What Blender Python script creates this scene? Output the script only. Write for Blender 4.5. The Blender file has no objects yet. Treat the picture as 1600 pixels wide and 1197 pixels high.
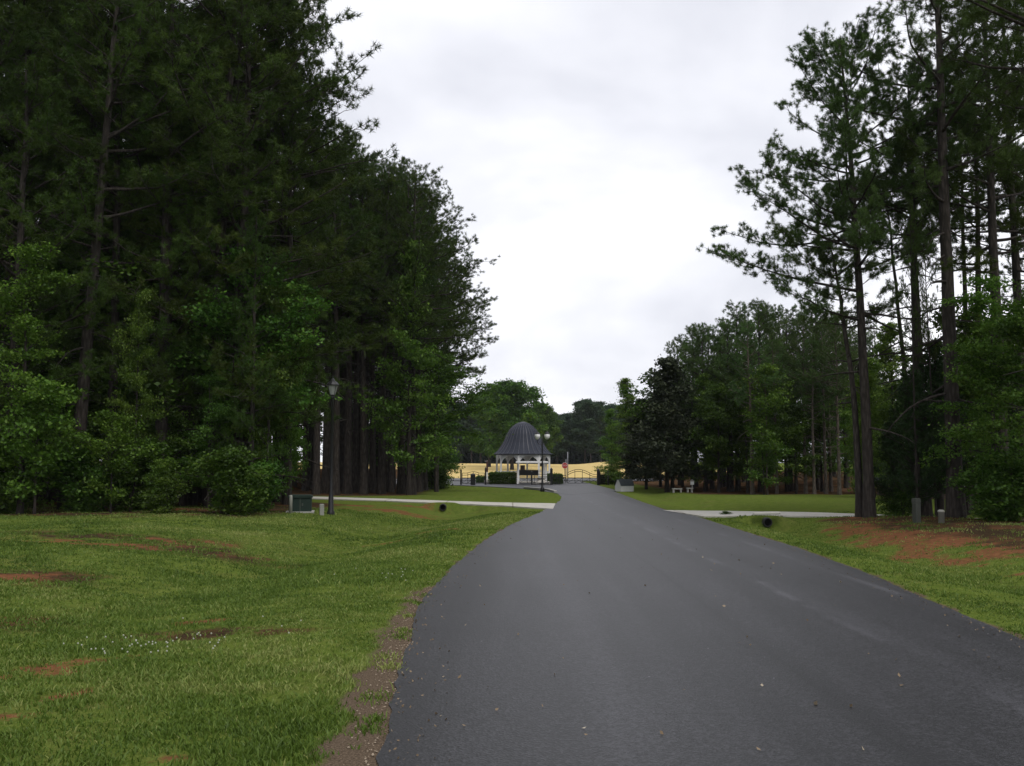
import bpy, math, random
import numpy as np
from mathutils import Vector, Matrix, Euler
PI = math.pi
S = bpy.context.scene
C = S.collection
# ------------------------------------------------------------------ camera
F = 1500.0; CAM_Z = 1.6
PITCH = math.atan((725 - 598.5) / F)
cd = bpy.data.cameras.new('camera'); cam = bpy.data.objects.new('camera', cd); C.objects.link(cam)
cam.location = (0, 0, CAM_Z); cam.rotation_euler = (PI / 2 + PITCH, 0, 0)
cd.sensor_width = 36; cd.lens = F / 1600 * 36; cd.clip_start = 0.1; cd.clip_end = 3000
S.camera = cam
S.render.resolution_x = 1024; S.render.resolution_y = 766
S.view_settings.view_transform = 'Standard'; S.view_settings.look = 'None'
S.view_settings.exposure = 0.14; S.view_settings.gamma = 1.0
S.render.engine = 'CYCLES'
S.cycles.max_bounces = 4; S.cycles.diffuse_bounces = 2; S.cycles.glossy_bounces = 2
S.cycles.transmission_bounces = 2; S.cycles.transparent_max_bounces = 4
# ------------------------------------------------------------------ sky
SUN_EL, SUN_AZ = math.radians(58), math.radians(150)
w = bpy.data.worlds.new('World'); S.world = w; w.use_nodes = True
nt = w.node_tree; nt.nodes.clear()
def N(t, typ, **kw):
    n = t.nodes.new(typ)
    for k, v in kw.items():
        if k in n.bl_rna.properties and k not in n.inputs: setattr(n, k, v)
        else: n.inputs[k].default_value = v
    return n
def L(t, a, b): t.links.new(a, b)
sky = nt.nodes.new('ShaderNodeTexSky'); sky.sky_type = 'NISHITA'; sky.sun_disc = False
sky.sun_elevation = SUN_EL; sky.sun_rotation = SUN_AZ; sky.dust_density = 3.0
tc = nt.nodes.new('ShaderNodeTexCoord'); sep = nt.nodes.new('ShaderNodeSeparateXYZ')
L(nt, tc.outputs['Generated'], sep.inputs[0])
def M_(t, op, a, b=None, c=None, clamp=False):
    n = t.nodes.new('ShaderNodeMath'); n.operation = op; n.use_clamp = clamp
    for i, v in enumerate((a, b, c)):
        if v is None: continue
        if isinstance(v, (int, float)): n.inputs[i].default_value = v
        else: L(t, v, n.inputs[i])
    return n.outputs[0]
zz = M_(nt, 'ADD', M_(nt, 'MAXIMUM', sep.outputs['Z'], 0.0), 0.55)
cx = M_(nt, 'DIVIDE', sep.outputs['X'], zz); cy = M_(nt, 'DIVIDE', sep.outputs['Y'], zz)
cmb = nt.nodes.new('ShaderNodeCombineXYZ'); L(nt, cx, cmb.inputs[0]); L(nt, cy, cmb.inputs[1])
n1 = nt.nodes.new('ShaderNodeTexNoise'); n1.inputs['Scale'].default_value = 2.3; n1.inputs['Detail'].default_value = 5
n1.inputs['Roughness'].default_value = 0.5; n1.inputs['Distortion'].default_value = 0.3
L(nt, cmb.outputs[0], n1.inputs['Vector'])
r1 = nt.nodes.new('ShaderNodeValToRGB'); L(nt, n1.outputs['Fac'], r1.inputs[0])
e = r1.color_ramp.elements
e[0].position = 0.34; e[0].color = (0.70, 0.715, 0.79, 1)
e[1].position = 0.66; e[1].color = (1.22, 1.22, 1.25, 1)
m = r1.color_ramp.elements.new(0.5); m.color = (0.915, 0.925, 0.985, 1)
sc = nt.nodes.new('ShaderNodeVectorMath'); sc.operation = 'SCALE'; sc.inputs['Scale'].default_value = 10.0
L(nt, r1.outputs[0], sc.inputs[0])
mx = nt.nodes.new('ShaderNodeMixRGB'); mx.inputs[0].default_value = 0.94
L(nt, sky.outputs[0], mx.inputs[1]); L(nt, sc.outputs[0], mx.inputs[2])
bg = nt.nodes.new('ShaderNodeBackground'); bg.inputs['Strength'].default_value = 0.1
L(nt, mx.outputs[0], bg.inputs['Color'])
wo = nt.nodes.new('ShaderNodeOutputWorld'); L(nt, bg.outputs[0], wo.inputs['Surface'])
# ------------------------------------------------------------------ sun (veiled by cloud)
sd = bpy.data.lights.new('sun', 'SUN'); sd.energy = 1.5; sd.angle = math.radians(28); sd.color = (1, 0.96, 0.9)
so = bpy.data.objects.new('sun', sd); C.objects.link(so)
dv = Vector((math.sin(SUN_AZ) * math.cos(SUN_EL), math.cos(SUN_AZ) * math.cos(SUN_EL), math.sin(SUN_EL)))
so.rotation_euler = dv.to_track_quat('Z', 'Y').to_euler()
# ------------------------------------------------------------------ small helpers
def G(px, py, z=0.0):
    "point of the photograph's pixel grid on the level z"
    u = (px - 800) / F; v = (598.5 - py) / F
    d = (u, math.cos(PITCH) - v * math.sin(PITCH), math.sin(PITCH) + v * math.cos(PITCH))
    t = (z - CAM_Z) / d[2]
    return d[0] * t, d[1] * t
def XW(px, Y): return (px - 800) / F * Y * 1.0035
def ZW(py, Y): return CAM_Z + (725 - py) / F * Y * (1.0 if py > 500 else 1.0)
rs = np.random.RandomState
def hash2(ix, iy, s):
    h = (ix.astype(np.int64) * 374761393 + iy.astype(np.int64) * 668265263 + s * 982451653) & 0x7fffffff
    h = ((h ^ (h >> 13)) * 1274126177) & 0x7fffffff
    return ((h ^ (h >> 16)) & 0xffff) / 65535.0
def vnoise(x, y, s=0):
    x = np.asarray(x, float); y = np.asarray(y, float)
    ix = np.floor(x); iy = np.floor(y); fx = x - ix; fy = y - iy
    fx = fx * fx * (3 - 2 * fx); fy = fy * fy * (3 - 2 * fy)
    a = hash2(ix, iy, s); b = hash2(ix + 1, iy, s); c = hash2(ix, iy + 1, s); d = hash2(ix + 1, iy + 1, s)
    return (a * (1 - fx) + b * fx) * (1 - fy) + (c * (1 - fx) + d * fx) * fy
def fbm(x, y, s=0, o=4):
    t = 0; a = 0.5; n = 0
    for i in range(o):
        t = t + a * vnoise(x * 2 ** i, y * 2 ** i, s + i * 17); n += a; a *= 0.5
    return t / n
def sstep(a, b, x):
    t = np.clip((x - a) / (b - a), 0, 1); return t * t * (3 - 2 * t)
def raw_mesh(name, v, faces, k, smooth=False, attrs=None):
    "faces: (n,k) int array"
    me = bpy.data.meshes.new(name); v = np.asarray(v, np.float32); faces = np.asarray(faces, np.int32)
    me.vertices.add(len(v)); me.vertices.foreach_set('co', v.ravel())
    me.loops.add(faces.size); me.loops.foreach_set('vertex_index', faces.ravel())
    me.polygons.add(len(faces)); me.polygons.foreach_set('loop_start', np.arange(0, faces.size, k, dtype=np.int32))
    if smooth: me.polygons.foreach_set('use_smooth', np.ones(len(faces), bool))
    me.update(calc_edges=True)
    for an, (typ, data) in (attrs or {}).items():
        at = me.attributes.new(an, typ, 'POINT')
        at.data.foreach_set('value' if typ == 'FLOAT' else 'color', np.asarray(data, np.float32).ravel())
    return me
def link(name, me, mat=None, parent=None, loc=None):
    o = bpy.data.objects.new(name, me); C.objects.link(o)
    if mat is not None and me is not None and not me.materials: me.materials.append(mat)
    if parent is not None: o.parent = parent
    if loc is not None: o.location = loc
    return o
def tag(o, label=None, cat=None, group=None, kind=None):
    if label: o['label'] = label
    if cat: o['category'] = cat
    if group: o['group'] = group
    if kind: o['kind'] = kind
    return o
def empty(name, loc, rz=0): 
    o = bpy.data.objects.new(name, None); C.objects.link(o); o.location = loc; o.rotation_euler = (0, 0, rz)
    o.empty_display_size = 0.2
    return o
def copy_tree(o, parent=None):
    c = o.copy(); C.objects.link(c)
    if parent is not None: c.parent = parent
    for ch in o.children: copy_tree(ch, c)
    return c
class MB:
    def __init__(s): s.v = []; s.f = []
    def add(s, v, f):
        b = len(s.v); s.v += [tuple(p) for p in v]; s.f += [tuple(i + b for i in q) for q in f]; return s
    def box(s, x0, x1, y0, y1, z0, z1):
        v = [(x, y, z) for z in (z0, z1) for y in (y0, y1) for x in (x0, x1)]
        return s.add(v, [(0, 2, 3, 1), (4, 5, 7, 6), (0, 1, 5, 4), (2, 6, 7, 3), (0, 4, 6, 2), (1, 3, 7, 5)])
    def bar(s, p, q, w, h=None):
        p = Vector(p); q = Vector(q); d = (q - p); l = d.length; d.normalize(); h = h or w
        up = Vector((0, 0, 1)) if abs(d.z) < 0.95 else Vector((0, 1, 0))
        a = d.cross(up).normalized(); b = a.cross(d).normalized()
        v = [p + d * t + a * i * w / 2 + b * j * h / 2 for t in (0, l) for j in (-1, 1) for i in (-1, 1)]
        return s.add(v, [(0, 1, 3, 2), (4, 6, 7, 5), (0, 4, 5, 1), (2, 3, 7, 6), (0, 2, 6, 4), (1, 5, 7, 3)])
    def lathe(s, prof, n=16, c=(0, 0, 0), ph=0):
        "prof: (radius, z) from bottom to top"
        v = []; f = []
        for r, z in prof:
            for i in range(n):
                a = 2 * PI * i / n + ph; v.append((c[0] + r * math.cos(a), c[1] + r * math.sin(a), c[2] + z))
        for j in range(len(prof) - 1):
            for i in range(n):
                k = (i + 1) % n; f.append((j * n + i, j * n + k, (j + 1) * n + k, (j + 1) * n + i))
        f.append(tuple(range(n))[::-1]); f.append(tuple((len(prof) - 1) * n + i for i in range(n)))
        return s.add(v, f)
    def tube(s, pts, r, n=8):
        vv, ff = tube_np(np.array([tuple(p) for p in pts], float), np.full(len(pts), r), n)
        return s.add(vv, ff)
    def prism(s, pts, y0, y1):
        "outline (x,z) extruded along y"
        n = len(pts); v = [(x, y0, z) for x, z in pts] + [(x, y1, z) for x, z in pts]
        f = [tuple(range(n)), tuple(range(2 * n - 1, n - 1, -1))]
        f += [(i, i + n, (i + 1) % n + n, (i + 1) % n) for i in range(n)]
        return s.add(v, f)
    def build(s, name, mat, parent=None, loc=None, smooth=False, bevel=0):
        me = bpy.data.meshes.new(name); me.from_pydata(s.v, [], s.f); me.update()
        if smooth: me.polygons.foreach_set('use_smooth', [True] * len(me.polygons))
        o = link(name, me, mat, parent, loc)
        if bevel:
            b = o.modifiers.new('bevel', 'BEVEL'); b.width = bevel; b.segments = 2; b.limit_method = 'ANGLE'
        return o
def tube_np(P, R, n=6):
    T = np.gradient(P, axis=0); T /= np.linalg.norm(T, axis=1)[:, None] + 1e-9
    ref = np.array([0.31, 0.95, 0.05]) if abs(T[0, 2]) > 0.7 else np.array([0, 0, 1.0])
    A = np.cross(T, ref); A /= np.linalg.norm(A, axis=1)[:, None] + 1e-9; B = np.cross(T, A)
    a = np.arange(n) * 2 * PI / n
    V = P[:, None, :] + R[:, None, None] * (np.cos(a)[None, :, None] * A[:, None, :] + np.sin(a)[None, :, None] * B[:, None, :])
    V = V.reshape(-1, 3); k = len(P)
    i = np.arange(n); j = (i + 1) % n
    f = np.concatenate([np.stack([q * n + i, q * n + j, (q + 1) * n + j, (q + 1) * n + i], 1) for q in range(k - 1)])
    return V, f.tolist() if n == 8 else f
# ------------------------------------------------------------------ materials
def mat(name, col, rough=0.6, metal=0.0, var=0.15, scale=8.0, bump=0.0, spec=0.5, coat=0.0):
    m = bpy.data.materials.new(name); m.use_nodes = True; t = m.node_tree
    b = t.nodes['Principled BSDF']; b.inputs['Roughness'].default_value = rough
    b.inputs['Metallic'].default_value = metal; b.inputs['Specular IOR Level'].default_value = spec
    tcn = t.nodes.new('ShaderNodeTexCoord'); n = t.nodes.new('ShaderNodeTexNoise')
    n.inputs['Scale'].default_value = scale; n.inputs['Detail'].default_value = 5
    L(t, tcn.outputs['Object'], n.inputs['Vector'])
    x = t.nodes.new('ShaderNodeMixRGB'); L(t, n.outputs['Fac'], x.inputs[0])
    x.inputs[1].default_value = tuple(c * (1 - var) for c in col) + (1,)
    x.inputs[2].default_value = tuple(min(1, c * (1 + var)) for c in col) + (1,)
    L(t, x.outputs[0], b.inputs['Base Color'])
    if bump:
        bn = t.nodes.new('ShaderNodeBump'); bn.inputs['Strength'].default_value = bump; bn.inputs['Distance'].default_value = 0.02
        L(t, n.outputs['Fac'], bn.inputs['Height']); L(t, bn.outputs[0], b.inputs['Normal'])
    return m
def leaf_mat(name, dark, mid, light, trans=0.25, objvar=0.3):
    m = bpy.data.materials.new(name); m.use_nodes = True; t = m.node_tree; t.nodes.clear()
    at = t.nodes.new('ShaderNodeAttribute'); at.attribute_name = 'rnd'
    r = t.nodes.new('ShaderNodeValToRGB'); L(t, at.outputs['Fac'], r.inputs[0])
    e = r.color_ramp.elements; e[0].color = dark + (1,); e[1].color = light + (1,); k = e.new(0.55); k.color = mid + (1,)
    oi = t.nodes.new('ShaderNodeObjectInfo'); hs = t.nodes.new('ShaderNodeHueSaturation')
    L(t, M_(t, 'MULTIPLY_ADD', oi.outputs['Random'], objvar, 1 - objvar / 2), hs.inputs['Value'])
    L(t, M_(t, 'MULTIPLY_ADD', oi.outputs['Random'], 0.03, 0.485), hs.inputs['Hue'])
    L(t, r.outputs[0], hs.inputs['Color'])
    d = t.nodes.new('ShaderNodeBsdfDiffuse'); L(t, hs.outputs[0], d.inputs[0])
    tr = t.nodes.new('ShaderNodeBsdfTranslucent'); L(t, hs.outputs[0], tr.inputs[0])
    mxs = t.nodes.new('ShaderNodeMixShader'); mxs.inputs[0].default_value = trans
    L(t, d.outputs[0], mxs.inputs[1]); L(t, tr.outputs[0], mxs.inputs[2])
    gl = t.nodes.new('ShaderNodeBsdfGlossy'); gl.inputs['Roughness'].default_value = 0.45
    m2 = t.nodes.new('ShaderNodeMixShader'); m2.inputs[0].default_value = 0.012
    L(t, mxs.outputs[0], m2.inputs[1]); L(t, gl.outputs[0], m2.inputs[2])
    o = t.nodes.new('ShaderNodeOutputMaterial'); L(t, m2.outputs[0], o.inputs[0])
    return m
M = {}
M['needle'] = leaf_mat('pine_needles', (0.018, 0.035, 0.006), (0.040, 0.072, 0.011), (0.088, 0.132, 0.021), 0.15)
M['needle_blue'] = leaf_mat('pine_needles_cool', (0.025, 0.050, 0.012), (0.060, 0.108, 0.026), (0.115, 0.18, 0.042), 0.15)
M['leaf'] = leaf_mat('broad_leaves', (0.018, 0.043, 0.006), (0.048, 0.102, 0.012), (0.125, 0.205, 0.028), 0.3)
M['leaf_bright'] = leaf_mat('bright_broad_leaves', (0.028, 0.068, 0.008), (0.078, 0.155, 0.017), (0.19, 0.29, 0.045), 0.35)
M['purple'] = leaf_mat('purple_leaves', (0.018, 0.026, 0.015), (0.036, 0.046, 0.024), (0.075, 0.088, 0.044), 0.15)
M['cedar'] = leaf_mat('cedar_foliage', (0.012, 0.024, 0.008), (0.024, 0.046, 0.013), (0.05, 0.08, 0.02), 0.1)
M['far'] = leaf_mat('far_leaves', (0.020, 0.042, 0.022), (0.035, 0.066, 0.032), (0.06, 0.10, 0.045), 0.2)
def bark(name, a, b):
    m = bpy.data.materials.new(name); m.use_nodes = True; t = m.node_tree; p = t.nodes['Principled BSDF']
    p.inputs['Roughness'].default_value = 0.95; p.inputs['Specular IOR Level'].default_value = 0.15
    tcn = t.nodes.new('ShaderNodeTexCoord'); mp = t.nodes.new('ShaderNodeMapping'); mp.inputs['Scale'].default_value = (9, 9, 2.0)
    L(t, tcn.outputs['Object'], mp.inputs[0]); v = t.nodes.new('ShaderNodeTexVoronoi'); v.inputs['Scale'].default_value = 1.6
    L(t, mp.outputs[0], v.inputs['Vector']); n = t.nodes.new('ShaderNodeTexNoise'); n.inputs['Scale'].default_value = 2.5; n.inputs['Detail'].default_value = 6
    L(t, mp.outputs[0], n.inputs['Vector'])
    r = t.nodes.new('ShaderNodeValToRGB'); L(t, M_(t, 'MULTIPLY', v.outputs['Distance'], M_(t, 'MULTIPLY', n.outputs['Fac'], 2.2)), r.inputs[0])
    e = r.color_ramp.elements; e[0].color = b + (1,); e[1].color = a + (1,); e[1].position = 0.7
    L(t, r.outputs[0], p.inputs['Base Color'])
    bn = t.nodes.new('ShaderNodeBump'); bn.inputs['Strength'].default_value = 0.7; bn.inputs['Distance'].default_value = 0.03; bn.invert = True
    L(t, v.outputs['Distance'], bn.inputs['Height']); L(t, bn.outputs[0], p.inputs['Normal'])
    return m
M['bark'] = bark('pine_bark', (0.026, 0.022, 0.019), (0.066, 0.056, 0.048))
M['bark_pale'] = bark('pale_bark', (0.07, 0.058, 0.046), (0.16, 0.135, 0.11))
M['black'] = mat('black_painted_metal', (0.012, 0.012, 0.013), 0.4, 0.3)
M['white'] = mat('white_paint', (0.84, 0.84, 0.82), 0.5, var=0.05)
M['offwhite'] = mat('weathered_white', (0.34, 0.33, 0.30), 0.7, var=0.15)
M['roofgrey'] = mat('standing_seam_metal', (0.032, 0.036, 0.050), 0.75, 0.0, var=0.15, scale=3, spec=0.2)
M['seam'] = mat('seam_metal', (0.06, 0.065, 0.085), 0.4, 0.0)
M['greenbox'] = mat('dark_green_enamel', (0.010, 0.022, 0.016), 0.7, var=0.3, spec=.25)
M['greypost'] = mat('grey_green_plastic', (0.038, 0.042, 0.033), 0.6)
M['paleplastic'] = mat('pale_plastic', (0.22, 0.22, 0.19), 0.5)
M['glass'] = mat('frosted_lamp_glass', (0.8, 0.8, 0.8), 0.3, var=0.03)
M['dullglass'] = mat('dusty_lamp_glass', (0.22, 0.23, 0.22), 0.3, var=0.05)
M['concrete'] = mat('concrete', (0.46, 0.44, 0.40), 0.9, var=0.14, scale=2.5, bump=0.15)
def drive_mat():
    m = mat('driveway_concrete', (0.44, 0.42, 0.375), 0.95, var=0.2, scale=1.3); t = m.node_tree; p = t.nodes['Principled BSDF']
    lk = p.inputs['Base Color'].links[0].from_socket
    tcn = t.nodes.new('ShaderNodeTexCoord'); sp = t.nodes.new('ShaderNodeSeparateXYZ'); L(t, tcn.outputs['Object'], sp.inputs[0])
    fr = M_(t, 'FRACT', M_(t, 'MULTIPLY', sp.outputs[0], 0.36)); jn = M_(t, 'LESS_THAN', fr, 0.02)
    n = t.nodes.new('ShaderNodeTexNoise'); n.inputs['Scale'].default_value = 3.5; n.inputs['Detail'].default_value = 7; n.inputs['Roughness'].default_value = .75; L(t, tcn.outputs['Object'], n.inputs['Vector'])
    st = M_(t, 'MULTIPLY_ADD', n.outputs['Fac'], 3.5, -1.7, clamp=True)
    a = t.nodes.new('ShaderNodeMixRGB'); a.blend_type = 'MULTIPLY'; L(t, M_(t, 'MAXIMUM', M_(t, 'MULTIPLY', jn, .8), M_(t, 'MULTIPLY', st, .6)), a.inputs[0]); L(t, lk, a.inputs[1]); a.inputs[2].default_value = (.42, .38, .31, 1)
    L(t, a.outputs[0], p.inputs['Base Color']); return m
M['drive'] = drive_mat()
M['kerb'] = mat('kerb_concrete', (0.34, 0.33, 0.31), 0.9, var=0.2, scale=4)
M['stone'] = mat('pale_stone', (0.40, 0.38, 0.34), 0.9, var=0.35, scale=9, bump=0.5)
M['bore_shade'] = mat('painted_bore_shade', (0.0025, 0.0025, 0.0025), 1.0, spec=0.0)  # near-black colour that paints the shade inside the culvert pipes
M['pipe'] = mat('black_corrugated_plastic', (0.012, 0.012, 0.012), 0.6)
M['shingle'] = mat('dark_shingle', (0.035, 0.045, 0.047), 0.85, var=0.3, scale=20)
M['red'] = mat('red_sign_paint', (0.42, 0.035, 0.03), 0.45, var=0.05)
M['signwhite'] = mat('sign_white', (0.7, 0.7, 0.7), 0.4, var=0.02)
M['brownwall'] = mat('brown_siding', (0.12, 0.075, 0.06), 0.8)
M['galv'] = mat('galvanised_steel', (0.3, 0.31, 0.32), 0.45, 0.6)
# ------------------------------------------------------------------ road outline (metres; drawn as a gentle curve)
LE = [(-0.55, -25), (-0.60, 0)] + [G(*p) for p in ((600, 1197), (609, 1130), (620, 1065), (640, 1005), (648, 965), (660, 935), (690, 905), (712, 880), (737, 860), (764, 840), (797, 820), (847, 799), (862, 791), (874, 783), (878, 777), (872, 771.5), (857, 767))]
RE = [(4.0, -25), (4.2, 0)] + [G(*p) for p in ((1600, 1000), (1480, 950), (1367, 900), (1250, 857), (1130, 820), (1085, 806), (1040, 797), (1000, 783), (960, 768), (930, 760.5))]
LEa = np.array(LE); REa = np.array(RE)
def xl(Y): return np.interp(Y, LEa[:, 1], LEa[:, 0])
def xr(Y): return np.interp(Y, REa[:, 1], REa[:, 0])
DRV_L = [((864, 795), (868, 786.5)), ((780, 789.5), (780, 785.0)), ((700, 786.3), (700, 782.5)), ((600, 782.3), (600, 779)), ((500, 779), (500, 776)), ((420, 777.5), (420, 774.5)), ((200, 775), (200, 772))]
DRV_R = [((1100, 806.5), (1036, 797)), ((1180, 805.5), (1150, 798.5)), ((1260, 806.0), (1260, 800)), ((1350, 809), (1350, 803)), ((1450, 813), (1450, 806.5)), ((1600, 819), (1600, 812)), ((1900, 835), (1900, 826))]
CUL_L = G(692, 794, -0.10); CUL_R = G(1200, 818, -0.10)
def in_strip(X, Y, D, z=0.02):
    a = np.array([G(*p[0], z) for p in D]); b = np.array([G(*p[1], z) for p in D])
    if a[0, 0] > a[-1, 0]: a = a[::-1]; b = b[::-1]
    near = np.interp(X, a[:, 0], a[:, 1]); far = np.interp(X, b[:, 0], b[:, 1])
    inside = sstep(near - 0.6, near + 0.05, Y) * (1 - sstep(far - 0.05, far + 0.6, Y))
    return inside * (X >= min(a[0, 0], b[0, 0]) - 0.5) * (X <= max(a[-1, 0], b[-1, 0]) + 0.5)
def height(X, Y):
    X = np.asarray(X, float); Y = np.asarray(Y, float)
    dl = xl(Y) - X; dr = X - xr(Y)
    z = np.zeros(np.broadcast(X, Y).shape)
    near = (1 - sstep(50, 60, Y))
    # left swale and rise to the wood
    z = z + near * (-0.30 * np.exp(-((dl - 3.2) / 1.3) ** 2) * sstep(4, 20, Y) + 0.22 * sstep(4.5, 10, dl) * (1 - sstep(35, 39, Y)))
    z = z - 0.0 + near * (-0.26 * np.exp(-((dr - 2.0) / 0.9) ** 2) * sstep(4, 20, Y) + 0.16 * sstep(2.8, 6, dr) * (1 - sstep(28, 31, Y)))
    # banks under the woods
    z = z + 1.1 * sstep(53, 68, Y) * sstep(7.5, 13, -X) * (1 - sstep(100, 140, Y))
    z = z + 0.7 * sstep(52, 70, Y) * sstep(13, 22, X)
    z = z + 0.05 * (fbm(X * 0.35, Y * 0.35, 3) - 0.5) * sstep(0.3, 2.0, np.maximum(dl, dr)) + 0.03 * (fbm(X * 1.7, Y * 1.7, 5) - 0.5) * sstep(0.1, 0.8, np.maximum(dl, dr)) * (1 - sstep(40, 60, Y))
    # hay field climbing away behind the public road
    z = z + sstep(104, 205, Y) * (1.62 - 0.009 * np.clip(X, -60, 60))
    for cx_, cy_ in (CUL_L, CUL_R):
        z = z - 0.22 * np.exp(-((X - cx_) / 0.55) ** 2 - ((Y - cy_ + 0.45) / 0.65) ** 2)
        g_ = np.exp(-((X - cx_) / 0.9) ** 4) * sstep(0.0, 0.22, Y - cy_) * (1 - sstep(0.7, 1.6, Y - cy_))
        z = z * (1 - g_) + 0.10 * g_
    # below road and driveways
    on = np.maximum(sstep(-0.10, 0.06, -np.maximum(dl, dr)) * (Y < 60), 0)
    z = z * (1 - on) - 0.022 * on
    for D in (DRV_L, DRV_R):
        s = in_strip(X, Y, D); z = z * (1 - s) - 0.04 * s
    fc = sstep(55, 57, Y) * (1 - sstep(100, 101, Y)) * (1 - sstep(11, 13, np.abs(X + 2)))
    z = z * (1 - fc) - 0.03 * fc
    return z
def blob(X, Y, px, py, rx, ry):
    c = G(px, py); return np.exp(-(((X - c[0]) / rx) ** 2 + ((Y - c[1]) / ry) ** 2))
def masks(X, Y):
    nz = fbm(X * 0.9, Y * 0.9, 11); nf = fbm(X * 3.5, Y * 3.5, 23); nw = fbm(X * 0.3, Y * 0.6, 31)
    d = 0
    for b in ((60, 1040, .50, .60), (150, 1025, .45, .35), (105, 1085, .32, .42), (30, 1110, .3, .35), (270, 1190, .25, .2), (180, 858, 3.0, 1.0), (290, 848, 2.4, .9), (20, 905, .8, .7), (330, 965, .8, .3), (480, 1190, .15, .12), (700, 825, 1.6, 1.0), (610, 833, .9, .6)):
        d = np.maximum(d, blob(X, Y, *b) * (1.45 if b[0] < 160 and b[1] > 1000 else 1.05))
    for b in ((600, 798, 2.6, 1.5), (560, 793, 1.5, 1.5), (640, 790, 2.0, .9)): d = np.maximum(d, 1.25 * blob(X, Y, *b))
    d = np.maximum(d, 1.45 * np.exp(-((X - 8.6 - 0.6 * (nw - .5) - .25 * (nz - .5)) / 1.25) ** 2) * sstep(9, 15, Y) * (1 - sstep(25, 27.5, Y)))
    d = np.maximum(d, blob(X, Y, 1345, 812, 1.0, .8))
    dirt = 0.9 * sstep(0.28, 1.0, d * (0.25 + 0.85 * nz + 1.5 * (nf - 0.5)) + 0.30 * (nz - 0.5))
    dl = xl(Y) - X; dr = X - xr(Y)
    # leaf litter under the woods
    fl = 25.3 + 4.0 * (nw - 0.5) + 2.5 * (nz - .5)
    lit = sstep(-1.6, 1.8, Y - fl) * sstep(6.3, 8.5, dl) * (1 - sstep(36, 37, Y) * (1 - sstep(47.5, 50, Y)))
    lit = np.maximum(lit, sstep(49, 52, Y + 2 * (nz - .5)) * sstep(4.5, 6.5, -X) * (Y < 110))
    lit = np.maximum(lit, sstep(10, 14, Y) * (1 - sstep(27.5, 29, Y)) * sstep(8.2, 9.6, X + 1.2 * (nz - .5)))
    for b in ((180, 850, 3.2, 1.1), (310, 858, 2.6, 1.0), (40, 905, 1.2, 1.0), (20, 965, .8, .6), (330, 985, 1.2, .4)): lit = np.maximum(lit, 1.1 * blob(X, Y, *b) * sstep(.25, .55, nz * .5 + nf * .5))
    lit = np.maximum(lit, sstep(49.5, 52.5, Y + 3 * (nw - .5)) * sstep(8.5, 11, X) * (Y < 110))
    lit = np.maximum(lit, 0.8 * np.exp(-((X - 13.5) / 3.2) ** 2 - ((Y - 57) / 2.5) ** 2))
    gold = sstep(106, 109, Y) * (Y < 216)
    gold = gold * (1 - sstep(24, 27, X)) * sstep(-50, -46, X)
    gravel = sstep(0.62, 0.25, dl + 0.5 * (nf - 0.5)) if False else (1 - sstep(0.17, 0.40, dl + 0.25 * (nz - 0.5) + 0.35 * (nf - .5) + sstep(8.5, 14, Y) * 0.26)) * (dl > -0.3) * (Y < 24)
    gr2 = (1 - sstep(0.03, 0.12, dr + 0.12 * (nf - .5))) * (dr > -0.3) * (Y < 40)
    gravel = np.maximum(gravel, gr2 * 0.8)
    return dirt, lit * 1.0, gold, gravel
# ------------------------------------------------------------------ ground sheet
def axis(segs):
    a = []
    for x0, x1, st in segs: a += list(np.arange(x0, x1 - 1e-6, st))
    a.append(segs[-1][1]); return np.array(a)
gx = axis([(-900, -300, 100), (-300, -60, 15), (-60, -24, 2.0), (-24, -12, 0.4), (-12, 8, 0.13), (8, 18, 0.3), (18, 30, 1), (30, 60, 2.5), (60, 300, 15), (300, 900, 100)])
gy = axis([(-300, -30, 30), (-30, 2, 2), (2, 14, 0.13), (14, 42, 0.2), (42, 70, 0.5), (70, 120, 1.0), (120, 220, 4), (220, 400, 20), (400, 1800, 140)])
XX, YY = np.meshgrid(gx, gy); ZZ = height(XX, YY)
dm, lm, gm, vm = masks(XX, YY)
v = np.stack([XX, YY, ZZ], -1).reshape(-1, 3); nx = len(gx); ny = len(gy)
ii, jj = np.meshgrid(np.arange(nx - 1), np.arange(ny - 1)); b0 = (jj * nx + ii).ravel()
f = np.stack([b0, b0 + 1, b0 + nx + 1, b0 + nx], 1)
mk = np.stack([dm, lm, gm, np.ones_like(dm)], -1).reshape(-1, 4)
gme = raw_mesh('ground', v, f, 4, True, {'mask': ('FLOAT_COLOR', mk), 'gravel': ('FLOAT', vm.ravel())})
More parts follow.
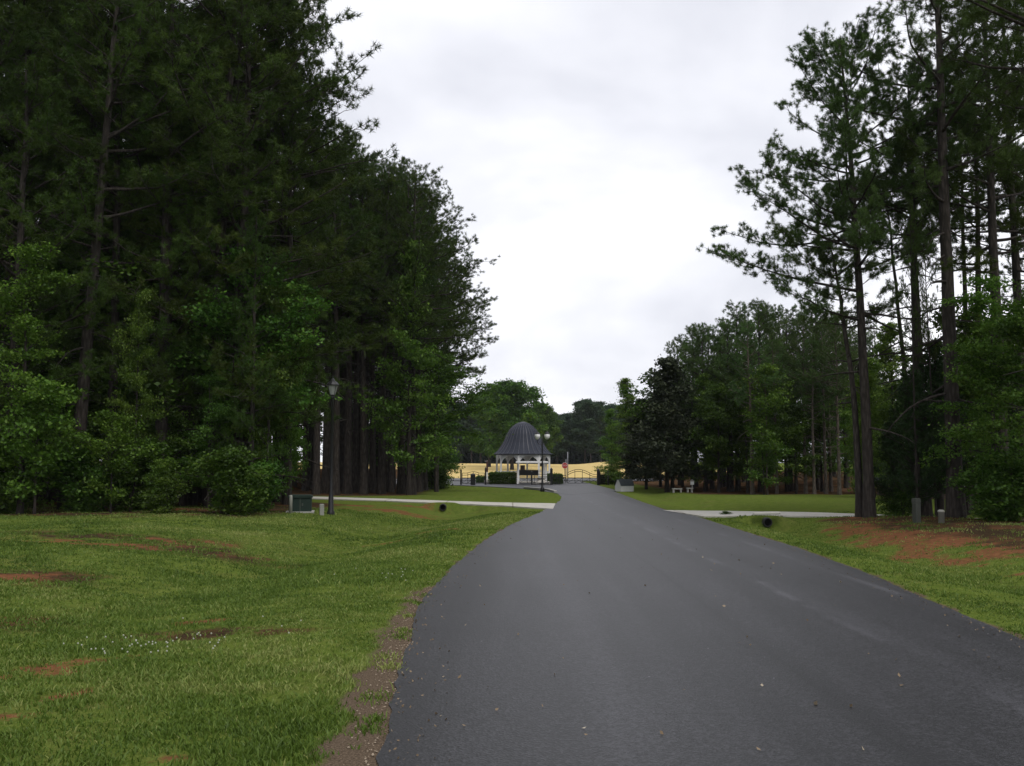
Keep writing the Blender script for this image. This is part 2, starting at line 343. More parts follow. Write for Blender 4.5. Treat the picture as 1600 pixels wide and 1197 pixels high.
def ground_mat():
    m = bpy.data.materials.new('lawn_and_soil'); m.use_nodes = True; t = m.node_tree; p = t.nodes['Principled BSDF']
    p.inputs['Roughness'].default_value = 1.0; p.inputs['Specular IOR Level'].default_value = 0.0
    tcn = t.nodes.new('ShaderNodeTexCoord')
    def noise(s, d=6, rough=0.6, off=None):
        n = t.nodes.new('ShaderNodeTexNoise'); n.inputs['Scale'].default_value = s; n.inputs['Detail'].default_value = d; n.inputs['Roughness'].default_value = rough
        L(t, tcn.outputs['Object'], n.inputs['Vector']); return n.outputs['Fac']
    def ramp(fac, *st):
        r = t.nodes.new('ShaderNodeValToRGB'); L(t, fac, r.inputs[0]); e = r.color_ramp.elements
        e[0].position, e[0].color = st[0][0], st[0][1] + (1,); e[1].position, e[1].color = st[-1][0], st[-1][1] + (1,)
        for q in st[1:-1]: k = e.new(q[0]); k.color = q[1] + (1,)
        return r.outputs[0]
    def mix(f_, a, b):
        n = t.nodes.new('ShaderNodeMixRGB'); L(t, f_, n.inputs[0]); L(t, a, n.inputs[1]); L(t, b, n.inputs[2]); return n.outputs[0]
    fine = noise(38, 4, 0.7); med = noise(2.2); big = noise(0.25, 3)
    g1 = ramp(fine, (0.3, (0.052, 0.080, 0.014)), (0.5, (0.105, 0.155, 0.026)), (0.72, (0.18, 0.22, 0.05)))
    g2 = ramp(med, (0.3, (0.062, 0.095, 0.018)), (0.7, (0.13, 0.155, 0.038)))
    grass = t.nodes.new('ShaderNodeMixRGB'); grass.inputs[0].default_value = 0.5; L(t, g1, grass.inputs[1]); L(t, g2, grass.inputs[2]); grass = grass.outputs[0]
    red = ramp(noise(9, 6, 0.7), (0.3, (0.085, 0.050, 0.026)), (0.55, (0.185, 0.078, 0.038)), (0.75, (0.27, 0.13, 0.07)))
    brown = ramp(noise(14, 6, 0.75), (0.3, (0.024, 0.017, 0.010)), (0.55, (0.055, 0.038, 0.022)), (0.75, (0.115, 0.075, 0.042)))
    goldc = ramp(noise(1.2, 6, 0.7), (0.3, (0.44, 0.325, 0.13)), (0.7, (0.58, 0.45, 0.20)))
    grav = ramp(noise(70, 3, 0.8), (0.3, (0.045, 0.034, 0.024)), (0.5, (0.11, 0.082, 0.058)), (0.74, (0.22, 0.165, 0.115)))
    a = t.nodes.new('ShaderNodeAttribute'); a.attribute_name = 'mask'; sp = t.nodes.new('ShaderNodeSeparateColor'); L(t, a.outputs['Color'], sp.inputs[0])
    ag = t.nodes.new('ShaderNodeAttribute'); ag.attribute_name = 'gravel'
    def rough_(fac, amt=0.5):
        s = M_(t, 'ADD', fac, M_(t, 'MULTIPLY', M_(t, 'SUBTRACT', noise(17, 5, 0.7), 0.5), amt))
        return M_(t, 'MULTIPLY_ADD', s, 2.2, -0.6, clamp=True)
    # mown sward: dry straw flecks and worn brown areas
    straw = ramp(noise(24, 5, 0.8), (0.4, (0.10, 0.085, 0.035)), (0.7, (0.20, 0.17, 0.075)))
    grass = mix(M_(t, 'MULTIPLY_ADD', noise(0.55, 6, 0.72), 4.5, -2.25, clamp=True), grass, mix(M_(t, 'MULTIPLY_ADD', noise(7, 5, 0.8), 3.0, -1.1, clamp=True), grass, straw))
    dk = t.nodes.new('ShaderNodeMixRGB'); dk.blend_type = 'MULTIPLY'; dk.inputs[0].default_value = 1.0; L(t, grass, dk.inputs[1]); L(t, ramp(noise(4.5, 6, 0.75), (0.3, (0.62, 0.66, 0.6)), (0.7, (1.25, 1.2, 1.2))), dk.inputs[2]); grass = dk.outputs[0]
    brown = mix(M_(t, 'MULTIPLY_ADD', noise(0.8, 6, 0.75), 4.0, -1.9, clamp=True), brown, red)
    c = mix(rough_(sp.outputs['Green'], 0.9), grass, brown)
    c = mix(M_(t, 'MULTIPLY', rough_(sp.outputs['Red'], 1.5), 0.95), c, red)
    c = mix(sp.outputs['Blue'], c, goldc)
    c = mix(rough_(ag.outputs['Fac'], 0.5), c, grav)
    L(t, c, p.inputs['Base Color'])
    bn = t.nodes.new('ShaderNodeBump'); bn.inputs['Strength'].default_value = 0.8; bn.inputs['Distance'].default_value = 0.04
    L(t, fine, bn.inputs['Height']); L(t, bn.outputs[0], p.inputs['Normal'])
    return m
ground = link('ground', gme, ground_mat()); tag(ground, kind='structure')
# ------------------------------------------------------------------ asphalt
def asphalt_mat(near=True):
    m = bpy.data.materials.new('asphalt'); m.use_nodes = True; t = m.node_tree; p = t.nodes['Principled BSDF']
    p.inputs['Roughness'].default_value = 0.52; p.inputs['Specular IOR Level'].default_value = 0.42
    tcn = t.nodes.new('ShaderNodeTexCoord'); P = tcn.outputs['Object']
    sp = t.nodes.new('ShaderNodeSeparateXYZ'); L(t, P, sp.inputs[0]); X, Y = sp.outputs[0], sp.outputs[1]
    def noise(s, d=5, rough=0.6, sc3=None, sd=0):
        n = t.nodes.new('ShaderNodeTexNoise'); n.inputs['Scale'].default_value = s; n.inputs['Detail'].default_value = d; n.inputs['Roughness'].default_value = rough
        mp = t.nodes.new('ShaderNodeMapping'); mp.inputs['Scale'].default_value = sc3 or (1, 1, 1); mp.inputs['Location'].default_value = (sd, sd, 0)
        L(t, P, mp.inputs[0]); L(t, mp.outputs[0], n.inputs['Vector']); return n.outputs['Fac']
    v = t.nodes.new('ShaderNodeTexVoronoi'); v.inputs['Scale'].default_value = 60; L(t, P, v.inputs['Vector'])
    vc = t.nodes.new('ShaderNodeSeparateColor'); L(t, v.outputs['Color'], vc.inputs[0])
    base = M_(t, 'MULTIPLY_ADD', noise(0.45, 4, 0.55), 0.020, 0.0015)
    base = M_(t, 'ADD', base, M_(t, 'MULTIPLY', M_(t, 'SUBTRACT', vc.outputs[0], 0.5), 0.030))
    base = M_(t, 'ADD', base, M_(t, 'MULTIPLY', M_(t, 'SUBTRACT', noise(14, 6, 0.85), 0.5), 0.045))
    # long wear streaks
    st = M_(t, 'SUBTRACT', noise(1.0, 4, 0.6, (2.2, 0.10, 1), 4), 0.5)
    base = M_(t, 'ADD', base, M_(t, 'MULTIPLY', st, 0.040))
    wob = M_(t, 'MULTIPLY', M_(t, 'SUBTRACT', noise(1.2, 3, 0.6, None, 9), 0.5), 0.10)
    def band(coord, c, wdt, amt, msk=None):
        d = M_(t, 'ABSOLUTE', M_(t, 'SUBTRACT', M_(t, 'ADD', coord, wob), c))
        k = M_(t, 'SUBTRACT', 1.0, M_(t, 'DIVIDE', d, wdt), clamp=True)
        if msk is not None: k = M_(t, 'MULTIPLY', k, msk)
        return M_(t, 'MULTIPLY', k, amt)
    brk = M_(t, 'MULTIPLY_ADD', noise(1, 3, 0.6, (0.3, 0.45, 1), 2), 9, -4.2, clamp=True)
    brk2 = M_(t, 'MULTIPLY_ADD', noise(1, 3, 0.6, (0.3, 0.3, 1), 7), 8, -3.6, clamp=True)
    if near:
        for coord, c, wd, am, ms in ((X, 2.2, 0.03, -0.05, M_(t, 'MULTIPLY_ADD', noise(1.5), 3, -0.9, clamp=True)), (X, 2.25, 0.30, -0.004, None), (X, 3.35, 0.11, 0.034, brk), (X, 4.78, 0.10, 0.030, brk2), (X, 5.3, 0.3, -0.02, None), (X, -0.6, 0.5, -0.010, None), (X, 0.6, 0.5, 0.006, None), (X, 3.6, 0.5, 0.006, None)):
            base = M_(t, 'ADD', base, band(coord, c, wd, am, ms))
        cr = M_(t, 'MULTIPLY', M_(t, 'GREATER_THAN', X, 0.9), M_(t, 'MULTIPLY_ADD', noise(3.0), 5, -2.0, clamp=True))
        base = M_(t, 'ADD', base, band(Y, 6.32, 0.016, -0.05, cr))
        # rare pale grit
        gv = t.nodes.new('ShaderNodeTexVoronoi'); gv.inputs['Scale'].default_value = 3.2; L(t, P, gv.inputs['Vector'])
        base = M_(t, 'ADD', base, M_(t, 'MULTIPLY', M_(t, 'LESS_THAN', gv.outputs['Distance'], 0.025), 0.16))
    base = M_(t, 'MAXIMUM', base, 0.007)
    cb = t.nodes.new('ShaderNodeCombineColor')
    L(t, base, cb.inputs[0]); L(t, M_(t, 'MULTIPLY', base, 0.985), cb.inputs[1]); L(t, M_(t, 'MULTIPLY', base, 1.13), cb.inputs[2])
    L(t, cb.outputs[0], p.inputs['Base Color'])
    bn = t.nodes.new('ShaderNodeBump'); bn.inputs['Strength'].default_value = 0.35; bn.inputs['Distance'].default_value = 0.005
    L(t, v.outputs['Distance'], bn.inputs['Height']); L(t, bn.outputs[0], p.inputs['Normal'])
    return m
M['asphalt'] = asphalt_mat(); M['asphalt_plain'] = asphalt_mat(False)
def slab(name, left, right, z, thick, m):
    "ribbon between two polylines of equal length, with a real edge"
    n = len(left); mb = MB()
    v = [(x, y, z) for x, y in left] + [(x, y, z) for x, y in right] + [(x, y, z - thick) for x, y in left] + [(x, y, z - thick) for x, y in right]
    f = []
    for i in range(n - 1):
        f += [(i, i + n, i + n + 1, i + 1), (i, i + 1, i + 1 + 2 * n, i + 2 * n), (i + n, i + 3 * n, i + 3 * n + 1, i + n + 1)]
    f += [(0, 2 * n, 3 * n, n), (n - 1, 2 * n - 1, 4 * n - 1, 3 * n - 1)]
    mb.add(v, f); return mb.build(name, m)
ys = np.concatenate([np.arange(-25, 2, 1.0), np.arange(2, 30, 0.06), np.arange(30, 60, 0.5)])
wl = 0.10 * (fbm(ys * 1.1, ys * 0, 41) - .5) + 0.05 * (fbm(ys * 5, ys * 0, 43) - .5); wr = 0.05 * (fbm(ys * 1.3, ys * 0, 47) - .5) + 0.04 * (fbm(ys * 5, ys * 0, 49) - .5)
road = slab('road', list(zip(xl(ys) + wl, ys)), list(zip(xr(ys) + wr, ys)), 0.0, 0.05, M['asphalt']); tag(road, kind='structure')
# apron in front of the gates
a1 = [G(*p) for p in ((872, 772), (857, 767), (820, 763.6), (770, 760.6), (700, 757.8), (640, 756.5))]
apL = [(2.3, 52), (2.1, 56.9)] + a1[2:]
apx = np.linspace(-12, 6.4, 24)
near_e = np.interp(apx, [p[0] for p in a1[::-1]] + [3.0, 6.4], [p[1] for p in a1[::-1]] + [50, 58])
apron = slab('apron', list(zip(apx, np.full(24, 92.0))), list(zip(apx, near_e)), 0.004, 0.03, M['asphalt_plain']); tag(apron, kind='structure')
hw = slab('highway', [(x, 104 + 0.10 * abs(x) * (x < 0)) for x in range(-140, 141, 10)], [(x, 90 + 0.05 * abs(x) * (x < 0)) for x in range(-140, 141, 10)], 0.06, 0.1, M['asphalt_plain']); tag(hw, kind='structure')
# kerb of the lawn nose
kp = [(p[0] - 0.0, p[1]) for p in [G(*q) for q in ((868, 770), (857, 766.8), (838, 764.8), (820, 763.4))]]
kb = MB()
for a, b in zip(kp[:-1], kp[1:]): kb.bar((a[0], a[1], 0.05), (b[0], b[1], 0.05), 0.18, 0.14)
tag(kb.build('kerb', M['kerb'], bevel=0.02), kind='structure')
for nm, D, xs in (('left_driveway', DRV_L, None), ('right_driveway', DRV_R, None)):
    a = [G(*p[1], 0.008) for p in D]; b = [G(*p[0], 0.008) for p in D]
    def dense(q):
        q = np.array(q); tt = np.linspace(0, len(q) - 1, 60); k = np.arange(len(q))
        return list(zip(np.interp(tt, k, q[:, 0]), np.interp(tt, k, q[:, 1]) + 0.05 * np.sin(tt * 9)))
    tag(slab(nm.split('_')[1], dense(a), dense(b), 0.008, 0.10, M['drive']), kind='structure')
# ------------------------------------------------------------------ grass blades (near lawns)
def grass():
    R = rs(5); out = []
    K = 620000
    Y = 3.6 + (R.rand(K) ** 1.6) * 29
    side = R.rand(K) < 0.76
    XLm = -0.60 * Y - 1.5; XRm = 0.60 * Y + 2
    X = np.where(side, XLm + R.rand(K) * (xl(Y) + 0.05 - XLm), xr(Y) - 0.03 + R.rand(K) * np.maximum(XRm - xr(Y), 0))
    keep = (side | (XRm > xr(Y)))
    d, l, g, vv = masks(X, Y)
    clump = sstep(0.3, 0.62, fbm(X * 2.5, Y * 2.5, 61))
    bare = sstep(0.50, 0.62, fbm(X * 0.8, Y * 0.8, 91) * .6 + .4 * fbm(X * 4, Y * 4, 93))
    pr = (1 - 0.75 * bare) * np.clip(1 - 1.0 * d, 0.14, 1) * np.clip(1 - l * sstep(.25, .6, fbm(X * 1.3, Y * 1.3, 99)), 0.10, 1) * np.clip(1 - vv * 1.1, 0.0, 1) * (0.35 + 1.1 * clump)
    pr *= (1 - in_strip(X, Y, DRV_R))
    keep &= R.rand(K) < pr
    # tufts growing on the gravel shoulder
    tx = []; ty = []
    for px, py, s in ((603, 1028, .10), (612, 1042, .08), (625, 995, .09), (583, 1090, .10), (578, 1140, .07), (585, 1125, .05), (630, 985, .07), (655, 942, .08), (665, 930, .1), (640, 962, .06)):
        c = G(px, py); n = 120; tx.append(c[0] + R.randn(n) * s * 0.7); ty.append(c[1] + R.randn(n) * s)
    X = np.concatenate([X[keep]] + tx); Y = np.concatenate([Y[keep]] + ty); n = len(X)
    Z = height(X, Y) - 0.005
    tall = fbm(X * 0.8, Y * 0.8, 71)
    h = (0.018 + 0.030 * R.rand(n)) * (0.40 + 1.1 * tall) * (1 + 0.7 * (R.rand(n) < 0.06)); wdt = 0.0016 + 0.0006 * np.sqrt(Y) + 0.0012 * R.rand(n) + 0.00022 * Y
    az = R.rand(n) * 2 * PI; ln = (0.2 + 0.9 * R.rand(n)) * h; la = R.rand(n) * 2 * PI
    dx, dy = np.cos(az) * wdt, np.sin(az) * wdt; lx, ly = np.cos(la) * ln, np.sin(la) * ln
    V = np.empty((n, 5, 3), np.float32)
    V[:, 0] = np.stack([X - dx, Y - dy, Z], 1); V[:, 1] = np.stack([X + dx, Y + dy, Z], 1)
    V[:, 2] = np.stack([X + dx * .8 + lx * .35, Y + dy * .8 + ly * .35, Z + h * .6], 1); V[:, 3] = np.stack([X - dx * .8 + lx * .35, Y - dy * .8 + ly * .35, Z + h * .6], 1)
    V[:, 4] = np.stack([X + lx, Y + ly, Z + h * 0.95], 1)
    b = np.arange(n) * 5
    T = np.concatenate([np.stack([b, b + 1, b + 2], 1), np.stack([b, b + 2, b + 3], 1), np.stack([b + 3, b + 2, b + 4], 1)])
    r = np.clip(0.55 * R.rand(n) + 1.3 * (fbm(X * 0.5, Y * 0.5, 81) - .5) + 0.5 * (fbm(X * 3, Y * 3, 83) - .5) + 0.20 + 0.5 * (R.rand(n) < 0.03), 0, 1)
    me = raw_mesh('grass', V.reshape(-1, 3), T, 3, False, {'rnd': ('FLOAT', np.repeat(r, 5))})
    gm_ = leaf_mat('grass_blades', (0.055, 0.092, 0.014), (0.112, 0.170, 0.026), (0.26, 0.28, 0.085), 0.3, 0.0)
    tag(link('grass', me, gm_), 'short green mown grass on the verges beside the asphalt road', 'grass', kind='stuff')
grass()
# ------------------------------------------------------------------ trees
def curve_pts(p, d, L_, n, droop, R, wig=0.06):
    "a limb path from p in direction d"
    P = [np.array(p, float)]; d = np.array(d, float); d /= np.linalg.norm(d)
    for i in range(n):
        d = d + np.array([0, 0, droop / n]) + R.randn(3) * wig; d /= np.linalg.norm(d)
        P.append(P[-1] + d * L_ / n)
    return np.array(P), d
class Wood:
    def __init__(s): s.v = []; s.f = []; s.n = 0
    def tube(s, P, Rr, n=6):
        v, f = tube_np(P, Rr, n); f = np.asarray(f) + s.n; s.v.append(v); s.f.append(f); s.n += len(v)
    def mesh(s, name): return raw_mesh(name, np.concatenate(s.v), np.concatenate(s.f), 4, True)
def rand_dirs(R, n):
    a = R.randn(n, 3); return a / (np.linalg.norm(a, axis=1)[:, None] + 1e-9)
def tufts(R, C_, D_, per, ln, wd, rn, dw=0.6):
    "needle tufts at C_ pointing D_ ; thin triangles"
    n = len(C_); C3 = np.repeat(C_, per, 0); D3 = np.repeat(D_, per, 0); k = n * per
    d = D3 * dw + rand_dirs(R, k) * 1.0; d /= np.linalg.norm(d, axis=1)[:, None] + 1e-9
    s = np.cross(d, rand_dirs(R, k)); s /= np.linalg.norm(s, axis=1)[:, None] + 1e-9
    l = ln * (0.7 + 0.5 * R.rand(k))[:, None]
    o = C3 + D3 * (R.rand(k)[:, None] - .6) * ln * 0.7
    V = np.stack([o - s * wd / 2, o + s * wd / 2, o + d * l], 1).reshape(-1, 3)
    r = np.clip(np.repeat(rn, per) * 0.6 + R.rand(k) * 0.4, 0, 1)
    return V, np.repeat(r, 3)
def leaves(R, C_, per, spread, size, rn, flat=0.6):
    k = len(C_) * per; C3 = np.repeat(C_, per, 0)
    o = C3 + R.randn(k, 3) * spread * np.array([1, 1, flat])
    nrm = rand_dirs(R, k) * 0.75 + np.array([0, 0, 0.8]); nrm /= np.linalg.norm(nrm, axis=1)[:, None]
    a = np.cross(nrm, rand_dirs(R, k)); a /= np.linalg.norm(a, axis=1)[:, None] + 1e-9; b = np.cross(nrm, a)
    sz = size * (0.6 + 0.7 * R.rand(k))[:, None]
    V = np.stack([o - a * sz * .55, o + b * sz * .38 - nrm * sz * .10, o + a * sz * .62, o - b * sz * .38 - nrm * sz * .10], 1).reshape(-1, 3)
    r = np.clip(np.repeat(rn, per) * 0.55 + R.rand(k) * 0.45, 0, 1)
    return V, np.repeat(r, 4)
def make_pine(seed, H=17, cb=0.45, rad=3.2, limbs=46, tr=0.20, lean=(0, 0), per=30, ln=0.15, wd=0.017, twigd=0.32, dead=10, bend=0.25, extra=(), dens=1.0, dw=0.6, dup=1):
    R = rs(seed); W = Wood(); n = 14
    t = np.linspace(0, 1, n); wob = np.cumsum(R.randn(n, 2) * 0.03 * bend * 4, 0)
    ax = np.stack([lean[0] * t ** 2 + wob[:, 0] * t, lean[1] * t ** 2 + wob[:, 1] * t, H * t - 0.25 * (t == 0)], 1)
    rr = tr * (1 - t) ** 0.75 + 0.012; rr[0] *= 1.35; rr[1] *= 1.0
    W.tube(ax, rr, 10)
    def at(h): return np.array([np.interp(h, t, ax[:, i]) for i in range(3)]), np.interp(h, t, rr)
    CC = []; DD = []; RN = []
    specs = []
    for i in range(limbs):
        u = (i + R.rand()) / limbs; h = cb + (0.985 - cb) * u
        prof = (1 - u) ** 0.62 * (0.55 + 0.45 * min(1, u * 5)) + 0.10
        specs.append((h, R.rand() * 2 * PI, rad * prof * (0.6 + 0.55 * R.rand()), 0.05 + 0.75 * u, False))
    for i in range(dead):
        specs.append((cb * (0.35 + 0.65 * R.rand()), R.rand() * 2 * PI, rad * (0.25 + 0.4 * R.rand()), 0.0, True))
    for e_ in extra: specs.append(e_)
    for h, az, Lb, up, isdead in specs:
        p, r0 = at(h); m_ = 7
        P, dl_ = curve_pts(p, (math.cos(az), math.sin(az), up - 0.1), Lb, m_, 0.30 + R.rand() * .2 if not isdead else -0.2, R, 0.09)
        br = min(r0 * 0.5, 0.016 + 0.014 * Lb)
        W.tube(P, np.linspace(br, 0.007, m_ + 1), 5)
        if isdead:
            continue
        nt_ = max(3, int(Lb / twigd))
        clus = R.rand()
        for k in range(nt_ + 2):
            q = 0.30 + 0.70 * (k + R.rand() * .6) / (nt_ + 1); q = min(q, 1.0)
            pp = np.array([np.interp(q * m_, range(m_ + 1), P[:, i]) for i in range(3)])
            td = np.array([math.cos(az), math.sin(az), 0.35]) * 0.6 + rand_dirs(R, 1)[0] * np.array([1, 1, 0.55]); td /= np.linalg.norm(td)
            tl = (0.35 + 0.55 * R.rand()) * min(1.0, Lb / 2 + .35)
            TP, te = curve_pts(pp, td, tl, 3, 0.5, R, 0.12)
            W.tube(TP, np.array([0.010, 0.008, 0.006, 0.004]), 3)
            nn = max(2, int(tl / 0.115 * dens))
            for z in range(nn):
                w_ = 0.35 + 0.65 * (z + .5) / nn
                c = np.array([np.interp(w_ * 3, range(4), TP[:, i]) for i in range(3)])
                CC.append(c + R.randn(3) * 0.075); DD.append(te + np.array([0, 0, .25])); RN.append(0.6 * clus + 0.4 * R.rand())
    CC = np.array(CC); DD = np.array(DD); DD /= np.linalg.norm(DD, axis=1)[:, None]
    RN = np.array(RN)
    if dup > 1: CC = np.concatenate([CC + (k > 0) * R.randn(*CC.shape) * .055 for k in range(dup)]); DD = np.tile(DD, (dup, 1)); RN = np.tile(RN, dup)
    V, r = tufts(R, CC, DD, per, ln, wd, RN, dw)
    return W.mesh('trunk'), raw_mesh('crown', V, np.arange(len(V)).reshape(-1, 3), 3, False, {'rnd': ('FLOAT', r)})
def make_broad(seed, H=9, cb=0.15, rad=2.6, limbs=34, tr=0.13, per=16, size=0.15, spread=0.20, shape='cone', twigd=0.36, stems=1, up0=0.25, flat=0.5):
    R = rs(seed); W = Wood(); CC = []; RN = []
    limbs = int(limbs * 0.85)
    for s_ in range(stems):
        n = 12; t = np.linspace(0, 1, n); wob = np.cumsum(R.randn(n, 2) * 0.035 * H / 9, 0)
        off = R.randn(2) * (0.06 if stems > 1 else 0) * H
        ax = np.stack([wob[:, 0] * t + off[0] * t, wob[:, 1] * t + off[1] * t, H * t - .15 * (t == 0)], 1)
        rr = tr * (1 - t) ** 0.85 + 0.008; rr[0] *= 1.3; W.tube(ax, rr, 8)
        lc = limbs // stems
        for i in range(lc):
            u = (i + R.rand()) / lc; h = cb + (0.99 - cb) * u
            if shape == 'cone': prof = (1 - u) ** 0.8 * (0.6 + .4 * min(1, u * 4)) + 0.07
            elif shape == 'oval': prof = math.sqrt(max(0.02, 1 - (2 * u - 0.9) ** 2 / 1.25)) 
            else: prof = 0.75 + 0.25 * R.rand() - 0.4 * u
            Lb = rad * prof * (0.65 + 0.5 * R.rand()); az = R.rand() * 2 * PI
            p = np.array([np.interp(h, t, ax[:, k]) for k in range(3)])
            P, dl_ = curve_pts(p, (math.cos(az), math.sin(az), up0 + 0.7 * u), Lb, 6, -0.15 + 0.2 * R.rand(), R, 0.10)
            W.tube(P, np.linspace(min(0.05, 0.3 * np.interp(h, t, rr) + .008), 0.006, 7), 5)
            cl = R.rand(); nt_ = max(3, int(Lb / twigd))
            for k in range(nt_ + 1):
                q = 0.25 + 0.75 * (k + R.rand() * .5) / (nt_ + .5); q = min(q, 1)
                pp = np.array([np.interp(q * 6, range(7), P[:, j]) for j in range(3)])
                for z in range(2):
                    td = rand_dirs(R, 1)[0] * np.array([1, 1, 0.5]); tl = (0.25 + 0.5 * R.rand()) * min(1, Lb * .6)
                    TP, te = curve_pts(pp, td, tl, 2, 0.1, R, 0.1)
                    W.tube(TP, np.array([0.007, 0.005, 0.004]), 3)
                    CC.append(TP[1]); CC.append(TP[2]); b_ = 0.5 * cl + 0.5 * R.rand(); RN += [b_, b_]
    V, r = leaves(R, np.array(CC), per, spread, size, np.array(RN), flat)
    return W.mesh('trunk'), raw_mesh('crown', V, np.arange(len(V)).reshape(-1, 4), 4, False, {'rnd': ('FLOAT', r)})
def make_cedar(seed, H=6, rad=1.7):
    R = rs(seed); W = Wood(); t = np.linspace(0, 1, 10)
    ax = np.stack([0.1 * np.sin(3 * t), 0 * t, H * t - .15 * (t == 0)], 1); W.tube(ax, 0.13 * (1 - t) + 0.01, 8)
    CC = []; DD = []; RN = []
    for i in range(150):
        u = R.rand() ** 0.9; h = 0.10 + 0.89 * u; Lb = rad * ((1 - u) ** 0.75 + 0.08) * (0.55 + .6 * R.rand()); az = R.rand() * 2 * PI
        P, d = curve_pts((0, 0, H * h), (math.cos(az), math.sin(az), .35 + .4 * u), Lb, 5, 0.3, R, 0.07)
        W.tube(P, np.linspace(0.022, 0.005, 6), 4); cl = R.rand()
        for k in range(int(Lb / 0.10)):
            q = 0.2 + 0.8 * R.rand(); c = np.array([np.interp(q * 5, range(6), P[:, j]) for j in range(3)])
            CC.append(c + R.randn(3) * .11); DD.append(d + rand_dirs(R, 1)[0] * .5 + np.array([0, 0, .3])); RN.append(.5 * cl + .5 * R.rand())
    DD = np.array(DD); DD /= np.linalg.norm(DD, axis=1)[:, None]
    V, r = tufts(R, np.array(CC), DD, 16, 0.17, 0.03, np.array(RN))
    return W.mesh('trunk'), raw_mesh('crown', V, np.arange(len(V)).reshape(-1, 3), 3, False, {'rnd': ('FLOAT', r)})
PR = {}
def proto(key, meshes, H, bark_, leaf_):
    a, b = meshes; a.materials.append(M[bark_]); b.materials.append(M[leaf_]); PR[key] = (a, b, H)
proto('pine_a', make_pine(1, 17, 0.40, 3.3, 52, 0.19), 17, 'bark', 'needle')
proto('pine_b', make_pine(2, 17, 0.50, 3.0, 46, 0.15, (0.5, 0.3)), 17, 'bark', 'needle')
proto('pine_c', make_pine(3, 17, 0.46, 3.8, 50, 0.18, (-0.5, 0.2)), 17, 'bark', 'needle')
proto('pine_low', make_pine(4, 14, 0.16, 3.0, 60, 0.17, dens=1.2), 14, 'bark', 'needle')
proto('pine_thin', make_pine(5, 12, 0.50, 2.2, 34, 0.11, bend=.35, dead=14), 12, 'bark_pale', 'needle_blue')
proto('pine_full', make_pine(6, 11, 0.25, 2.9, 46, 0.13, dens=1.1), 11, 'bark', 'needle_blue')
proto('gum_a', make_broad(11, 12, 0.12, 2.7, 46, 0.16, size=.14, per=22, spread=.24, shape='wild', flat=.35), 12, 'bark', 'leaf')
proto('gum_b', make_broad(12, 9, 0.10, 2.4, 40, 0.12, size=.12, per=22, flat=.35), 9, 'bark', 'leaf_bright')
proto('gum_c', make_broad(13, 7, 0.24, 2.4, 34, 0.09, shape='oval'), 7, 'bark', 'leaf')
proto('gum_d', make_broad(31, 9, 0.14, 2.6, 30, 0.11, per=26, size=.115, spread=.24, shape='wild', up0=0.10, flat=.28), 9, 'bark', 'leaf_bright')
proto('gum_e', make_broad(32, 8, 0.20, 2.9, 26, 0.10, per=28, size=.12, spread=.27, shape='oval', up0=0.05, flat=.25, stems=2), 8, 'bark', 'leaf')
proto('sapling', make_broad(14, 3.4, 0.15, 1.2, 20, 0.035, per=20, size=.10, spread=.16, shape='oval'), 3.4, 'bark', 'leaf_bright')
proto('sapling_pale', make_broad(19, 6.5, 0.22, 1.5, 24, 0.05, per=20, size=.11, spread=.2, shape='oval'), 6.5, 'bark_pale', 'leaf_bright')
proto('bush', make_broad(15, 1.6, 0.02, 1.0, 26, 0.03, per=20, size=.085, spread=.15, shape='oval', stems=2, twigd=.25), 1.6, 'bark', 'leaf')
proto('plum', make_broad(16, 8, 0.08, 3.2, 56, 0.14, per=18, size=.17, shape='cone'), 8, 'bark', 'purple')
proto('oak', make_broad(17, 15, 0.15, 7.2, 60, 0.32, per=22, size=.42, spread=.55, shape='oval', twigd=.95), 15, 'bark', 'leaf')
proto('far_a', make_broad(18, 14, 0.18, 4.0, 40, 0.2, per=18, size=.40, spread=.45, shape='oval', twigd=.8), 14, 'bark', 'far')
proto('cedar', make_cedar(20), 6, 'bark', 'cedar')
KIND = {'pine': 'pine_tree', 'gum': 'broadleaf_tree', 'sapl': 'sapling', 'bush': 'bush', 'plum': 'purple_leaf_tree', 'oak': 'broadleaf_tree', 'far_': 'broadleaf_tree', 'ceda': 'cedar_tree'}
CATS = {'pine_tree': 'pine tree', 'broadleaf_tree': 'tree', 'sapling': 'sapling', 'bush': 'bush', 'purple_leaf_tree': 'tree', 'cedar_tree': 'cedar tree'}
def plant(key, px, Y, top=None, label='', group=None, wide=1.0, rot=None, H=None, tilt=(0, 0), zoff=0.0, crown_only_rnd=None):
    "one tree: an Empty at its foot with trunk and crown below it"
    a, b, H0 = PR[key]; X = XW(px, Y); z = float(height(X, Y)) + zoff
    if H is None: H = ZW(top, Y) - z
    s = H / H0; k = [v for q, v in KIND.items() if key.startswith(q)][0]
    o = empty(k, (X, Y, z - 0.02), rot if rot is not None else R0.rand() * 2 * PI)
    o.rotation_euler = (tilt[0], tilt[1], o.rotation_euler.z); o.scale = (s * wide, s * wide, s)
    tag(o, label, CATS[k], group)
    link('trunk', a, None, o); link('crown', b, None, o)
    return o
R0 = rs(77)
